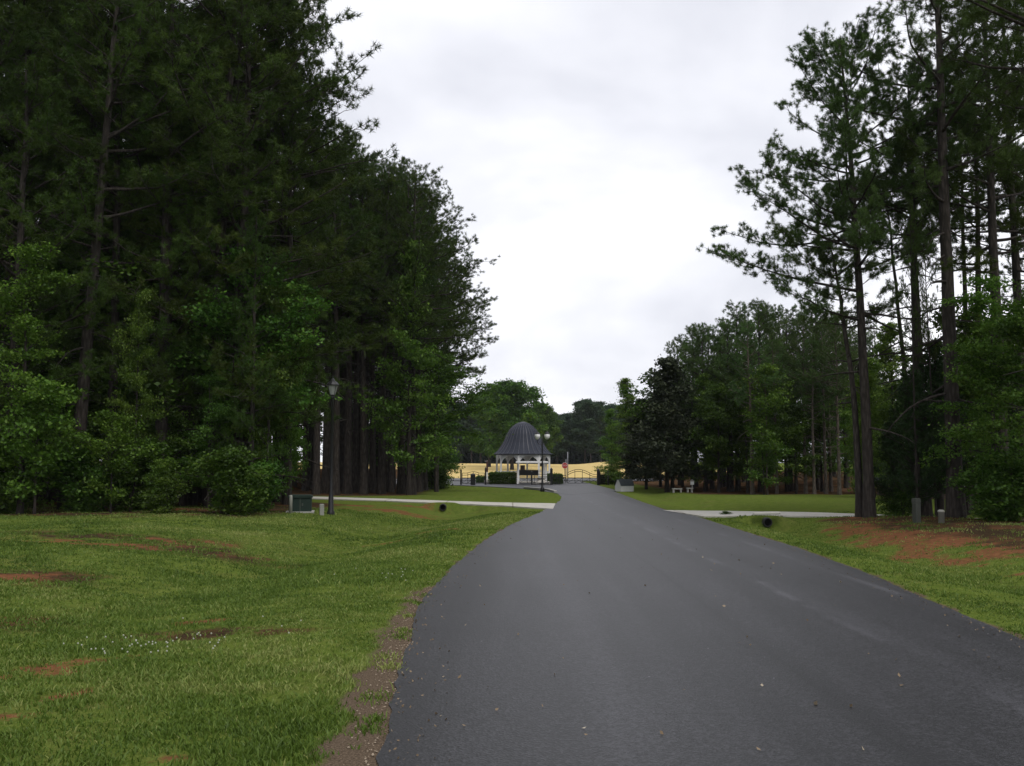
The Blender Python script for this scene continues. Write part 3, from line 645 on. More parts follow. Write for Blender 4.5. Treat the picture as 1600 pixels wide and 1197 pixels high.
# ---- left wood, row facing the lawn
G1 = 'pines of the wood left of the road'
LF = 'pine in the dark wood left of the road, among near identical trunks behind the lawn'
hero_left = [
 ('pine_a', 122, 29.5, -160, 'tall thick-trunked pine leaning slightly right at the far left of the lawn edge', 1.0, 0.4, (0, 0.035)),
 ('pine_b', 178, 30.5, -120, 'slimmer pine leaning right, next right of the thickest trunk at the left lawn edge', 0.95, 2.0, (0, 0.04)),
 ('pine_c', 335, 31.5, -150, 'tall dark pine behind the lawn, midway between the left picture edge and the lantern post', 1.1, 3.0, (0, 0)),
 ('pine_a', 452, 33.5, -90, 'tall pine whose crown overhangs the sky just left of the lantern post', 0.62, 5.1, (0, 0.0)),
 ('pine_c', 418, 34.5, -140, 'tall dark pine standing behind the green utility box', 0.85, 1.0, (0, 0)),
 ('pine_low', 262, 31, 230, 'shorter pine with drooping boughs down its whole trunk, behind the lawn', 1.0, 1.0, (0, 0)),
 ('pine_low', 395, 30.5, 330, 'low bushy pine with feathery boughs left of the utility box', 0.8, 2.2, (0, 0)),
 ('pine_low', 20, 28.5, 60, 'feathery low-branched pine at the very left edge of the picture', 1.0, 3.4, (0, 0)),
 ('gum_d', 40, 27.0, 400, 'leafy bright green tree at the left picture edge, highest of the lawn-edge broadleaves there', 0.9, 0.2, (0, 0)),
 ('gum_d', 215, 29.0, 465, 'small broadleaf tree with light fanning boughs right of the two leaning pines', 0.5, 1.2, (0, 0)),
 ('gum_e', 420, 31.0, 450, 'round dense broadleaf tree hanging over the green utility box', 0.60, 2.5, (0, 0)),
 ('gum_d', 455, 33.5, 480, 'bright green broadleaf tree just left of the lantern post', 0.55, 4.5, (0, 0)),
 ('gum_e', 330, 30.5, 590, 'low broadleaf tree in the middle of the left lawn edge', 0.8, 2.0, (0, 0)),
 ('gum_e', 385, 31.5, 400, 'broad light green tree with fanning boughs above the green utility box', 0.9, 0.9, (0, 0)),
 ('gum_e', 290, 31.5, 520, 'light green understorey tree behind the middle of the left lawn edge', 0.9, 3.9, (0, 0)),
 ('gum_d', 455, 37.0, 440, 'tall light green tree behind the lantern-side broadleaf', 0.6, 1.9, (0, 0)),
 ('gum_b', 640, 50.0, 375, 'tall pointed light green tree in front of the pines left of the gazebo', 0.72, 0.0, (0, 0)),
 ('gum_e', 683, 56.0, 560, 'broad low tree closing the end of the left wood beside the gate lawn', 1.1, 1.5, (0, 0)),
 ('gum_e', 100, 29.5, 590, 'low broadleaf tree under the thickest leaning pine', 1.1, 5.0, (0, 0)),
]
for k, px, Y, top, lab, wd_, rt, tl in hero_left: plant(k, px, Y, top, lab, None, wd_, rt, None, tl)
for px, Y, hh, lab in ((62, 26.8, 3.6, 'thin sapling with a pale stem at the far left lawn edge'), (262, 27.4, 1.5, 'low leafy sapling in front of the shorter drooping pine'), (355, 27.6, 1.5, 'leafy sapling at the lawn edge left of the utility box'), (180, 27.8, 2.8, 'bright leafy sapling under the slimmer leaning pine')):
    plant('sapling', px, Y, None, lab, None, 0.9, None, hh)
for px, Y, hh, lab in ((20, 27.8, 1.9, 'dark bush at the left picture edge'), (270, 27.2, 0.9, 'small round bush at the middle of the left lawn edge'), (350, 27.6, 1.6, 'bush at the lawn edge, nearest on the left to the utility box'), (400, 29.0, 1.3, 'bush between the lawn and the twin trunks behind the utility box'), (120, 28.2, 1.6, 'bush at the foot of the thickest leaning pine'), (210, 28.5, 1.8, 'bush behind the lawn right of the leaning pines'), (675, 62, 2.0, 'dark rounded evergreen bush at the right end of the left wood')):
    plant('bush', px, Y, None, lab, None, 1.1, None, hh)
for i, (px, Y, top, lab) in enumerate(((235, 33, -40, 'tall feathery pine with boughs down to head height right of the two leaning pines'), (300, 32.5, 40, 'drooping low-boughed pine behind the middle of the left lawn edge'), (372, 31.5, -60, 'dense low-boughed pine left of the overhanging crown by the lantern'), (440, 35, 90, 'dense dark pine behind the bright tree left of the lantern post'), (-40, 29, -90, 'feathery pine cut by the left edge of the picture'))):
    plant('pine_low', px, Y, top, lab, None, 1.15)
for i in range(26):
    Y = 30.5 + 7 * R0.rand(); px = -120 + i * 21 + R0.randn() * 8
    if px > 425: continue
    plant(['pine_a', 'pine_b', 'pine_c'][i % 3], px, Y, None, LF, G1, 0.85 + .3 * R0.rand(), None, 18 + 4 * R0.rand(), (0.02 * R0.randn(), 0.02 * R0.randn()))
for i in range(16):
    Y = 31 + 5 * R0.rand(); px = -80 + i * 31 + R0.randn() * 8
    plant(['gum_a', 'pine_low', 'gum_c', 'gum_b'][i % 4], px, Y, None, 'understorey tree in the dark wood left of the road, hidden among the pine trunks', 'understorey trees of the left wood', 1.0, None, 5 + 4 * R0.rand())
# ---- left wood beyond the driveway
G2 = 'pines beyond the left driveway'; LF2 = 'straight pine in the dense stand beyond the left driveway'
edge = [(497, 51), (512, 52.5), (527, 50.5), (545, 52), (556, 54), (570, 51), (583, 53.5), (597, 51.5), (612, 55), (628, 52), (645, 50.5), (655, 56), (602, 58), (540, 58), (572, 60), (520, 56)]
ORD = ['first', 'second', 'third', 'fourth', 'fifth', 'sixth', 'seventh', 'eighth', 'ninth', 'tenth', 'eleventh', 'twelfth', 'thirteenth', 'fourteenth', 'fifteenth', 'sixteenth']
edge.sort()
for i, (px, Y) in enumerate(edge):
    top = np.interp(px, [490, 560, 600, 640, 700], [200, 245, 262, 275, 330]) + 14 * R0.randn()
    plant(['pine_b', 'pine_a', 'pine_c'][i % 3], px, Y, top, 'straight pine trunk, %s from the left, in the front stand beyond the left driveway' % ORD[i], G2, 0.95 + .15 * R0.rand())
for i, (px, Y, top) in enumerate(((662, 60, 300), (672, 68, 330), (680, 76, 390), (640, 66, 290), (690, 66, 400), (610, 64, 280))):
    plant(['pine_c', 'pine_a'][i % 2], px, Y, top, 'spreading pine ending the left wood, %s of six from the left, against the sky' % ORD[sorted([662, 672, 680, 640, 690, 610]).index(px)], 'edge pines of the left wood', 1.25)
for i in range(34):
    Y = 54 + 26 * R0.rand(); px = 420 + 240 * R0.rand()
    plant(['pine_a', 'pine_b', 'pine_c'][i % 3], px, Y, None, LF2, G2, 1.0, None, 14 + 3 * R0.rand())
for i in range(26):
    Y = 40 + 30 * R0.rand(); px = -200 + 620 * R0.rand()
    plant(['pine_a', 'pine_b', 'pine_c', 'pine_low'][i % 4], px, Y, None, 'pine deep inside the dark left wood, mostly hidden by the trees at the lawn edge', G1, 1.0, None, 17 + 4 * R0.rand())
for i in range(22):
    Y = 62 + 22 * R0.rand(); px = -100 + 790 * (i + R0.rand()) / 22
    plant(['gum_a', 'gum_c', 'pine_low'][i % 3], px, Y, None, 'leafy understorey tree at the back of the left wood', 'back understorey trees of the left wood', 1.2, None, 6 + 3 * R0.rand())
# ---- right: tree line beyond the right lawn
G3 = 'pines beyond the right lawn'; LF3 = 'slender pine in the row beyond the right lawn'
for px, Y, top, k in ((1172, 51, 500, 'pine_thin'), (1255, 52, 505, 'pine_thin'), (1268, 51, 520, 'pine_thin'), (1286, 52, 500, 'pine_thin'), (1307, 50.5, 490, 'pine_thin'), (1210, 52, 530, 'pine_thin'), (1294, 55, 500, 'pine_thin'), (1240, 57, 495, 'pine_b'), (1150, 58, 488, 'pine_full'), (1110, 62, 505, 'pine_full'), (1185, 60, 480, 'pine_full'), (1225, 64, 488, 'pine_b'), (1085, 68, 525, 'pine_full'), (1130, 66, 495, 'pine_b'), (1275, 62, 478, 'pine_b'), (1320, 60, 490, 'pine_b'), (1160, 70, 500, 'pine_c'), (1200, 72, 497, 'pine_a'), (1300, 70, 495, 'pine_c'), (1345, 66, 520, 'pine_b'), (1060, 72, 545, 'pine_full'), (1100, 57, 515, 'pine_full'), (1140, 56, 492, 'pine_full'), (1185, 55, 482, 'pine_full'), (1232, 56, 475, 'pine_full'), (1275, 57, 470, 'pine_full'), (1318, 58, 478, 'pine_full'), (1365, 60, 500, 'pine_full'), (1080, 60, 530, 'pine_full')):
    lab3 = LF3
    if k == 'pine_thin': lab3 = '%s pale slender pine stem, counting from the left, in front of the right tree line' % ORD[sorted([1172, 1255, 1268, 1286, 1307, 1210, 1294]).index(px)]
    plant(k, px, Y, top + 8 * R0.randn(), lab3, G3, 1.05)
for px, Y, top, k, lab in ((1195, 50.5, 575, 'sapling_pale', 'light green young tree in front of the row beyond the right lawn'), (1190, 50.5, 665, 'sapling', 'low bright green sapling between pale stems beyond the right lawn'), (1240, 51.5, 640, 'gum_c', 'rounded green tree among the pale stems beyond the right lawn'), (1120, 54, 610, 'gum_c', 'green broadleaf tree just right of the purple-leaved tree'), (1135, 57, 560, 'gum_b', 'taller broadleaf tree behind the ones right of the purple-leaved tree'), (1040, 56, 562, 'plum', 'large dark purple-leaved tree sweeping down to the lawn right of the gates'), (1008, 62, 625, 'plum', 'smaller dark purple-leaved tree on the road side of the large one'), (978, 72, 592, 'gum_b', 'pointed green tree right of the gates behind the white well cover'), (955, 84, 640, 'gum_b', 'lower green tree at the left end of the right tree line'), (1395, 50, 505, 'gum_b', 'broad light green tree seen between the near pines on the right'), (1360, 46, 560, 'gum_b', 'bright green tree right of the near leaning pine, beyond the lawn'), (1330, 53, 640, 'sapling_pale', 'slim pale-stemmed young tree behind the near leaning pine'), (1030, 68, 585, 'gum_b', 'green tree behind the large purple-leaved tree'), (1100, 56, 585, 'gum_b', 'bright rounded tree behind the purple-leaved tree on its right side'), (1165, 54, 600, 'gum_a', 'leafy tree behind the leftmost pale stem beyond the right lawn'), (1225, 55, 590, 'gum_b', 'leafy tree behind the pale stems beyond the right lawn'), (1280, 55, 600, 'gum_a', 'leafy tree behind the rightmost cluster of pale stems beyond the right lawn'), (985, 66, 640, 'gum_b', 'low light green tree behind the white well cover')):
    plant(k, px, Y, top, lab, None, 0.95 if k != 'plum' else 1.0)
for i in range(22):
    Y = 60 + 18 * R0.rand(); px = 1030 + 620 * (i + R0.rand()) / 22
    plant(['gum_c', 'gum_a', 'gum_b'][i % 3], px, Y, None, 'understorey tree in the shade of the wood beyond the right lawn', 'understorey trees of the right wood', 1.25, None, 5.5 + 1.5 * R0.rand())
for i in range(12):
    Y = 66 + 20 * R0.rand(); px = 1090 + 560 * (i + R0.rand()) / 12
    plant(['pine_b', 'pine_a', 'pine_full'][i % 3], px, Y, None, LF3, G3, 1.0, None, 10 + 1.5 * R0.rand())
# ---- right foreground pines
def single(name, meshes, px, Y, lab, cat, bk, lf, rz=0, scale=1.0):
    a, b = meshes; a.materials.append(M[bk]); b.materials.append(M[lf])
    X = XW(px, Y); o = empty(name, (X, Y, float(height(X, Y)) - .02), rz); o.scale = (scale,) * 3; tag(o, lab, cat)
    link('trunk', a, None, o); link('crown', b, None, o); return o
single('pine_tree', make_pine(101, 14.2, 0.50, 4.1, 50, 0.145, (-0.45, 0), bend=.12, dw=.3, dup=2, per=34, ln=.115, wd=.012, dead=7, dens=1.35,
       extra=((0.46, PI, 3.9, 0.1, False), (0.40, PI * 1.03, 2.4, 0.2, False), (0.55, PI * 0.97, 3.4, 0.35, False))), 1352, 27.6, 'tall pine leaning left over the lawn, its boughs standing against the sky', 'pine tree', 'bark', 'needle_blue')
single('pine_tree', make_pine(102, 8.2, 0.66, 1.5, 16, 0.10, (-0.7, 0.1), dw=.3, dup=2, per=34, ln=.115, wd=.012, dens=1.35, dead=4, extra=((0.82, PI, 3.3, 0.05, False), (0.86, PI * 1.1, 2.2, 0.3, False))), 1337, 27.9, 'thin crooked pine growing right beside the tall leaning one', 'pine tree', 'bark', 'needle_blue')
for px, Y, H_, cb_, tr_, ln_, sd_, lab, rd in ((1438, 28.5, 13.6, 0.62, .17, (-0.05, 0), 103, 'straight pine second from the leaning pine, slimmer than its right neighbour', 2.6),
    (1486, 26.5, 18.0, 0.48, .21, (-0.1, 0), 104, 'stoutest straight pine of the right foreground, running out of the top of the picture', 3.6),
    (1418, 31.5, 11.0, 0.76, .09, (-0.4, 0), 105, 'thin bare-stemmed pine between the leaning pine and the straight ones', 2.2),
    (1530, 31.0, 15.5, 0.60, .12, (0.1, 0), 106, 'thin straight pine just right of the stoutest one', 2.6),
    (1562, 27.0, 16.5, 0.42, .17, (0.1, 0), 107, 'straight dark pine rising behind the leafy tree at the right edge', 3.0),
    (1596, 29.0, 17.0, 0.45, .16, (0, 0), 108, 'dark pine cut by the right edge of the picture', 3.0),
    (1512, 34.0, 14.5, 0.68, .11, (0.1, 0), 109, 'thin pine set back behind the stoutest right pine', 2.4)):
    single('pine_tree', make_pine(sd_, H_, cb_, rd * 1.08, 38, tr_, ln_, per=34, ln=.12, wd=.013, dead=12, dens=1.0, dw=.3, dup=2), px, Y, lab, 'pine tree', 'bark', 'needle_blue' if px < 1500 else 'needle')
single('pine_tree', make_pine(120, 17, 0.42, 3.7, 66, 0.2, (0.2, 0), per=36, ln=.19, wd=.010, dead=4, dens=1.2), 1725, 19.5, 'near pine outside the right edge, its feathery green boughs filling the upper right corner', 'pine tree', 'bark', 'needle')
for px, Y, top, k, lab, wd_ in ((1425, 27.5, 575, 'cedar', 'dark cedar filling the gap between the leaning pine and the stoutest pine', 1.15), (1462, 28.3, 530, 'cedar', 'taller dark cedar directly left of the stoutest right pine', 1.0), (1392, 28.6, 640, 'cedar', 'low dark cedar right beside the leaning pine', 0.9),
    (1548, 25.5, 440, 'gum_d', 'leafy green tree at the right edge with boughs reaching to the ground', 0.95), (1610, 24.0, 470, 'gum_e', 'large leafy tree cut by the right picture edge', 0.9), (1505, 29, 500, 'gum_c', 'dark leafy tree behind the stoutest right pine', 0.9), (1350, 28.6, 590, 'sapling_pale', 'leafy vine-like young tree clothing the foot of the leaning pine', 0.8)):
    plant(k, px, Y, top, lab, None, wd_)
for px, Y, hh, lab in ((1530, 25.2, 1.3, 'bush in front of the leafy tree at the right edge'), (1580, 24.6, 1.5, 'bush at the right picture edge by the litter'), (1405, 28.0, 1.0, 'small bush between the leaning pine and the grey pedestal')):
    plant('bush', px, Y, None, lab, None, 1.1, None, hh)
for px, Y, lab in ((1427, 26.9, 'thin bare stem by the grey pedestal on the right'), (1455, 27.4, 'thin dark stem right of the grey pedestal')):
    plant('pine_b', px, Y, None, lab, None, 0.35, None, 9)
for i in range(14):
    Y = 33 + 12 * R0.rand(); px = 1580 + 220 * R0.rand()
    plant(['pine_a', 'pine_b', 'pine_c'][i % 3], px, Y, None, 'pine standing behind the near trees at the right picture edge', 'background pines at the right edge', 0.9, None, 13 + 4 * R0.rand())
for i in range(10):
    Y = 30 + 14 * R0.rand(); px = 1480 + 26 * i
    plant(['gum_a', 'gum_c', 'cedar'][i % 3], px, Y, None, 'dark understorey tree behind the near trees at the right picture edge', 'understorey trees at the right edge', 1.0, None, 5 + 2 * R0.rand())
# ---- far wood behind the hay field
PR['oak_bright'] = (PR['oak'][0], PR['oak'][1].copy(), PR['oak'][2]); PR['oak_bright'][1].materials.clear(); PR['oak_bright'][1].materials.append(M['leaf'])
plant('oak_bright', 800, 150, 607, 'broad round green tree behind the domed gazebo', None, 1.0)
plant('oak', 765, 165, 622, 'broad tree left of and behind the round one over the gazebo', None, 0.9)
plant('oak', 845, 172, 640, 'lower rounded tree right of the gazebo dome', None, 0.8)
for i in range(96):
    row = i % 4; px = 600 + 420 * ((i // 4) + R0.rand()) / 24; Y = 212 + row * 7 + 3 * R0.rand()
    top = np.interp(px, [600, 720, 760, 860, 880, 920, 1000], [655, 640, 630, 650, 662, 640, 640]) + 6 * R0.randn()
    plant(['far_a', 'pine_a', 'far_a', 'far_a'][(i * 7 // 3) % 4], px, Y, top, 'tree of the far wood behind the golden field, %s' % ('left of the gazebo' if px < 770 else 'behind the gazebo' if px < 862 else 'right of the gazebo'), 'trees of the far wood', 1.1)

proto('far_low', make_broad(21, 6, 0.0, 3.6, 34, 0.1, per=16, size=.42, spread=.5, shape='oval', twigd=.7, up0=0.0), 6, 'bark', 'far')
KIND['far_'] = 'broadleaf_tree'
for i in range(54):
    px = 560 + 470 * ((i // 2) + R0.rand()) / 27; Y = 222 + (i % 2) * 12 + 3 * R0.rand()
    plant('far_low', px, Y, None, 'low leafy undergrowth tree between the trunks of the far wood behind the golden field', 'undergrowth trees of the far wood', 1.4, None, 6.5 + 2 * R0.rand())
# ------------------------------------------------------------------ lamp posts
def lantern(o, zc, s=1.0, x=0, y=0, glass='dullglass'):
    mb = MB(); mb.lathe([(0.05 * s, 0), (0.09 * s, 0.03 * s), (0.10 * s, 0.06 * s)], 8, (x, y, zc)); 
    mb.lathe([(0.215 * s, 0.36 * s), (0.22 * s, 0.385 * s), (0.15 * s, 0.47 * s), (0.07 * s, 0.52 * s), (0.06 * s, 0.56 * s), (0.02 * s, 0.60 * s), (0.022 * s, 0.66 * s)], 8, (x, y, zc))
    for i in range(4):
        a = PI / 4 + i * PI / 2
        mb.bar((x + 0.10 * s * math.cos(a), y + 0.10 * s * math.sin(a), zc + 0.05 * s), (x + 0.185 * s * math.cos(a), y + 0.185 * s * math.sin(a), zc + 0.37 * s), 0.014 * s)
    h = mb.build('lantern', M['black'], o)
    MB().lathe([(0.085 * s, 0.062 * s), (0.17 * s, 0.355 * s)], 8, (x, y, zc)).build('glass', M[glass], h, smooth=False)
Y = 29.6; X = XW(520, Y); z = float(height(X, Y))
o = empty('street_lamp', (X, Y, z)); tag(o, 'tall black lantern post before the left wood, right of the green utility box', 'street lamp')
MB().lathe([(0.12, -0.1), (0.12, 0.08), (0.085, 0.14), (0.075, 0.55), (0.05, 0.65), (0.045, 1.2), (0.042, 3.55), (0.06, 3.57), (0.06, 3.63), (0.04, 3.66)], 14).build('post', M['black'], o, smooth=True)
lantern(o, 3.62, 0.95)
Y = 57.0; X = XW(847, Y); z = 0.03
o = empty('street_lamp', (X, Y, z)); tag(o, 'black lamp post with two white globes on the lawn nose before the gates', 'street lamp')
mb = MB(); mb.lathe([(0.13, -.1), (0.13, 0.12), (0.07, 0.2), (0.05, 0.7), (0.04, 2.9), (0.02, 3.25)], 12); mb.build('post', M['black'], o, smooth=True)
mb = MB(); mb.tube([(0, 0, 2.75), (-.16, 0, 2.72), (-.28, 0, 2.85), (-.29, 0, 3.02)], .018); mb.tube([(0, 0, 2.75), (.16, 0, 2.72), (.28, 0, 2.85), (.29, 0, 3.02)], .018); mb.build('arms', M['black'], o)
for sx in (-.29, .29):
    g = MB().lathe([(0.06, 3.02), (0.13, 3.10), (0.17, 3.22), (0.15, 3.32), (0.05, 3.34)], 14, (sx, 0, 0)).build('globe', M['glass'], o, smooth=True)
    MB().lathe([(0.16, 3.325), (0.12, 3.40), (0.03, 3.47), (0.01, 3.52)], 14, (sx, 0, 0)).build('cap', M['black'], g)
# ------------------------------------------------------------------ utility boxes
Y = 30.0; X = XW(473, Y); z = float(height(X, Y))
o = empty('utility_box', (X, Y, z), 0.18); tag(o, 'dark green metal transformer box in front of the left wood', 'utility box')
MB().box(-.34, .34, -.33, .33, -.05, .44).build('cabinet', M['greenbox'], o, bevel=.015)
MB().prism([(-.37, .442), (.37, .442), (.37, .50), (.30, .53), (-.30, .53), (-.37, .50)], -.36, .36).build('lid', M['greenbox'], o, bevel=.01)
MB().box(-.012, .012, -.343, -.334, .0, .43).box(.05, .09, -.36, -.334, .2, .28).build('door_latch', M['greypost'], o)
MB().box(-.42, .42, -.42, .42, -.1, .03).build('plinth', M['kerb'], o)
p = MB(); p.lathe([(.05, -.1), (.05, .50), (.035, .55)], 12); q = p.build('marker_post', M['paleplastic'], None, (XW(458, 29.3), 29.3, float(height(XW(458, 29.3), 29.3))), True)
tag(q, 'short pale round marker post in front of the green transformer box', 'marker post')
def pedestal(px, Y, wdt, h, m1, lab):
    X = XW(px, Y); z = float(height(X, Y)); o = empty('utility_pedestal', (X, Y, z), .3); tag(o, lab, 'utility pedestal')
    MB().box(-wdt / 2, wdt / 2, -wdt / 2, wdt / 2, -.05, h * .8).build('housing', m1, o, bevel=.01)
    MB().prism([(-wdt * .56, h * .803), (wdt * .56, h * .803), (wdt * .45, h), (-wdt * .45, h)], -wdt * .56, wdt * .56).build('cap', m1, o, bevel=.01)
pedestal(506, 29.2, .13, .34, M['paleplastic'], 'small pale cable pedestal beside the foot of the lantern post')
pedestal(1425, 24.6, .15, .62, M['greypost'], 'grey green cable pedestal under the cedars on the right')
X = XW(1463, 24.2); q = MB().lathe([(.075, -.05), (.075, .26), (.085, .265), (.085, .30), (.05, .33)], 14).build('pipe_cap', M['paleplastic'], None, (X, 24.2, float(height(X, 24.2))), True)
tag(q, 'short pale capped pipe right of the grey green pedestal', 'pipe')
# ------------------------------------------------------------------ culverts
def culvert(px, py, lab, r=.13, head=False, rz=0, zc=-.10):
    X, Y = G(px, py, zc); o = empty('culvert', (X, Y, zc + .03), rz); tag(o, lab, 'drain pipe')
    mb = MB(); n = 20; rings = []
    k = 12
    for j in range(k):
        rr = r + (.012 if j % 2 else 0); rings.append((rr, j * .07))
    v = []; f = []
    for rr, y in rings + [(r - .03, (k - 1) * .07), (r - .03, 0)]:
        for i in range(n): a = 2 * PI * i / n; v.append((rr * math.cos(a), y, rr * math.sin(a)))
    m_ = len(rings) + 2
    for j in range(m_ - 1):
        for i in range(n): f.append((j * n + i, j * n + (i + 1) % n, (j + 1) * n + (i + 1) % n, (j + 1) * n + i))
    for i in range(n): f.append(((m_ - 1) * n + i, (m_ - 1) * n + (i + 1) % n, (i + 1) % n, i))
    mb.add(v, f); mb.build('pipe', M['pipe'], o, smooth=True)
    bk = MB().lathe([(r - .028, .004), (r - .028, .02)], 20).build('bore_shade_disc', M['bore_shade'], o); bk.rotation_euler = (-PI / 2, 0, 0)  # flat black disc across the mouth, painted stand-in for the shade within
    if head: MB().prism([(-.42, .21), (.36, .235), (.36, .30), (-.40, .28)], -.05, .12).build('headwall', M['concrete'], o, bevel=.02)
culvert(692, 794, 'black corrugated drain pipe mouth in the left ditch below the driveway')
culvert(1200, 818, 'black drain pipe mouth with concrete lip in the right ditch', .13, True)
# ------------------------------------------------------------------ gazebo
GY = 84.0; gxc = XW(817, GY)
o = empty('gazebo', (gxc, GY, 0.0)); tag(o, 'white octagonal gazebo with a dark bell-shaped metal roof behind the gates', 'gazebo')
Rp = 2.32
ang = [math.radians(-90 + a) for a in (-55, -10, 35, 80, 125, 170, 215, 260)]
pts = [(Rp * math.cos(a), Rp * math.sin(a)) for a in ang]
for p_ in pts: MB().box(p_[0] - .075, p_[0] + .075, p_[1] - .075, p_[1] + .075, .12, 2.36).build('post', M['white'], o)
MB().lathe([(2.75, -.1), (2.75, .12)], 8, ph=ang[0]).build('floor', M['stone'], o)
for i in range(8):
    a, b = Vector(pts[i] + (0,)), Vector(pts[(i + 1) % 8] + (0,)); d = (b - a); l = d.length; d.normalize(); nn = Vector((-d.y, d.x, 0)) * .035
    a2 = a + d * .08; l2 = l - .16
    prof = [(0, 1.74)] + [(t * l2, 1.78 + .54 * math.sin(PI * min(1, max(0, t))) ** .75) for t in np.linspace(.04, .96, 15)] + [(l2, 1.74), (l2, 2.44), (0, 2.44)]
    v = []; 
    for s_ in (-1, 1):
        for u_, z_ in prof: q = a2 + d * u_ + nn * s_; v.append((q.x, q.y, z_))
    n = len(prof); f = [tuple(range(n))[::-1], tuple(range(n, 2 * n))] + [(j, (j + 1) % n, (j + 1) % n + n, j + n) for j in range(n)]
    MB().add(v, f).build('arch_panel', M['white'], o)
    if i in (0, 3, 4, 5, 6, 7):
        rl = MB(); rl.bar(tuple(a2 + Vector((0, 0, .95))), tuple(a2 + d * l2 + Vector((0, 0, .95))), .06, .06); rl.bar(tuple(a2 + Vector((0, 0, .25))), tuple(a2 + d * l2 + Vector((0, 0, .25))), .05, .05)
        for k in range(1, 11): q = a2 + d * l2 * k / 11; rl.bar((q.x, q.y, .25), (q.x, q.y, .95), .035)
        rl.build('railing', M['white'], o)
prof = [(2.50, 2.40), (2.55, 2.45), (2.36, 2.58), (2.13, 2.82), (1.92, 3.12), (1.70, 3.46), (1.53, 3.82), (1.37, 4.20), (1.15, 4.57), (.86, 4.87), (.54, 5.09), (.25, 5.21), (.04, 5.25)]
MB().lathe([(2.3, 2.385), (2.3, 2.40)], 8, ph=ang[0]).build('ceiling', M['brownwall'], o)
rf = MB().lathe(prof, 32, ph=ang[0]).build('roof', M['roofgrey'], o)
sm = MB()
for i in range(32):
    a = 2 * PI * i / 32 + ang[0]
    q = [((r + .012) * math.cos(a), (r + .012) * math.sin(a), z) for r, z in prof[1:]]
    for s0, s1 in zip(q[:-1], q[1:]): sm.bar(s0, s1, .03, .06)
sm.build('roof_seams', M['seam'], rf)
MB().lathe([(.09, 5.20), (.07, 5.26), (.03, 5.29)], 12).build('finial', M['roofgrey'], rf)
# ------------------------------------------------------------------ mail shelter in front of the gazebo
SY = 77.0; sx = lambda px: XW(px, SY) - XW(829, SY)
o = empty('mail_shelter', (XW(829, SY), SY, 0)); tag(o, 'low flat-roofed white shelter with a dark letterbox bank before the gazebo', 'shelter')
MB().box(sx(806), sx(856), -.5, 1.0, 1.66, 1.82).build('roof', M['white'], o, bevel=.02)
for px in (809, 848, 853): MB().box(sx(px) - .06, sx(px) + .06, -.06, .06, .02, 1.658).build('post', M['white'], o)
MB().box(sx(811), sx(841), .1, .5, .68, 1.12).build('letterbox_bank', M['black'], o, bevel=.02)
MB().box(sx(813), sx(820), .1, .45, 1.123, 1.5).build('notice_box', M['brownwall'], o)
lt = MB()
for k in range(5): lt.box(sx(842 + k * 2.2) - .02, sx(842 + k * 2.2) + .02, .0, .04, .2, 1.2)
lt.box(sx(841), sx(852), -.003, .043, .5, .56).box(sx(841), sx(852), -.003, .043, 1.0, 1.06); lt.build('lattice', M['white'], o)
MB().lathe([(.50, 0), (.55, .1), (.45, .2), (.30, .34), (.34, .5)], 12, (sx(845), -.8, 0)).build('stone_planter', M['stone'], None).location = (XW(829, SY), SY, 0)
tag(bpy.data.objects['stone_planter'], 'pale round stone planter at the foot of the white shelter', 'planter')
for px, lab in ((836, 'left rough pale boulder beside the stone planter'), (856, 'right rough pale boulder beside the stone planter')):
    q = MB().lathe([(.28, 0), (.33, .08), (.24, .2), (.08, .25)], 7, (0, 0, 0), ph=px).build('boulder', M['stone'], None, (XW(px, 75.6), 75.6, -.01)); tag(q, lab, 'boulder')
# ------------------------------------------------------------------ gate light pillar, stop sign, marker pole
Y = 78.5; o = empty('gate_pillar', (XW(761.5, Y), Y, 0)); tag(o, 'white post with dark red top on a stone base left of the hedge', 'gate post')
MB().lathe([(.26, 0), (.28, .12), (.2, .3), (.12, .38)], 10).build('stone_base', M['stone'], o)
MB().box(-.06, .06, -.06, .06, .38, .95).build('post', M['white'], o); MB().box(-.07, .07, -.07, .07, .953, 1.8).build('signal_head', mat('dark_red_enamel', (.07, .02, .018)), o)
MB().box(-.20, -.05, -.03, .03, 1.80, 1.86).box(-.03, .03, -.03, .03, 1.803, 1.9).build('lamp_head', M['offwhite'], o)
Y = 88.0; o = empty('stop_sign', (XW(882, Y), Y, 0)); tag(o, 'red octagonal stop sign on a post behind the arched gate', 'stop sign')
MB().bar((0, .03, -.2), (0, .03, 1.75), .06).build('post', M['black'], o)
oc = lambda r, z: [(r * math.cos(PI / 8 + i * PI / 4), z + r * math.sin(PI / 8 + i * PI / 4)) for i in range(8)]
b_ = MB().prism(oc(.30, 1.45), -.012, .0).build('sign_border', M['signwhite'], o)
MB().prism(oc(.275, 1.45), -.018, -.0125).build('sign_face', M['red'], o)
tcu = bpy.data.curves.new('stop_text', 'FONT'); tcu.body = 'STOP'; tcu.size = .19; tcu.align_x = 'CENTER'; tcu.align_y = 'CENTER'; tcu.extrude = .003
to = bpy.data.objects.new('stop_text', tcu); C.objects.link(to); bpy.context.view_layer.update()
me = bpy.data.meshes.new_from_object(to); bpy.data.objects.remove(to); me.materials.clear()
q = link('lettering', me, M['signwhite'], o, (0, -.024, 1.45)); q.rotation_euler = (PI / 2, 0, 0)
q = MB().lathe([(.05, -.2), (.045, 2.7), (.02, 2.75)], 10).build('marker_pole', M['galv'], None, (XW(886.5, 92), 92, 0), True); tag(q, 'thin pale pole right behind the stop sign', 'pole')
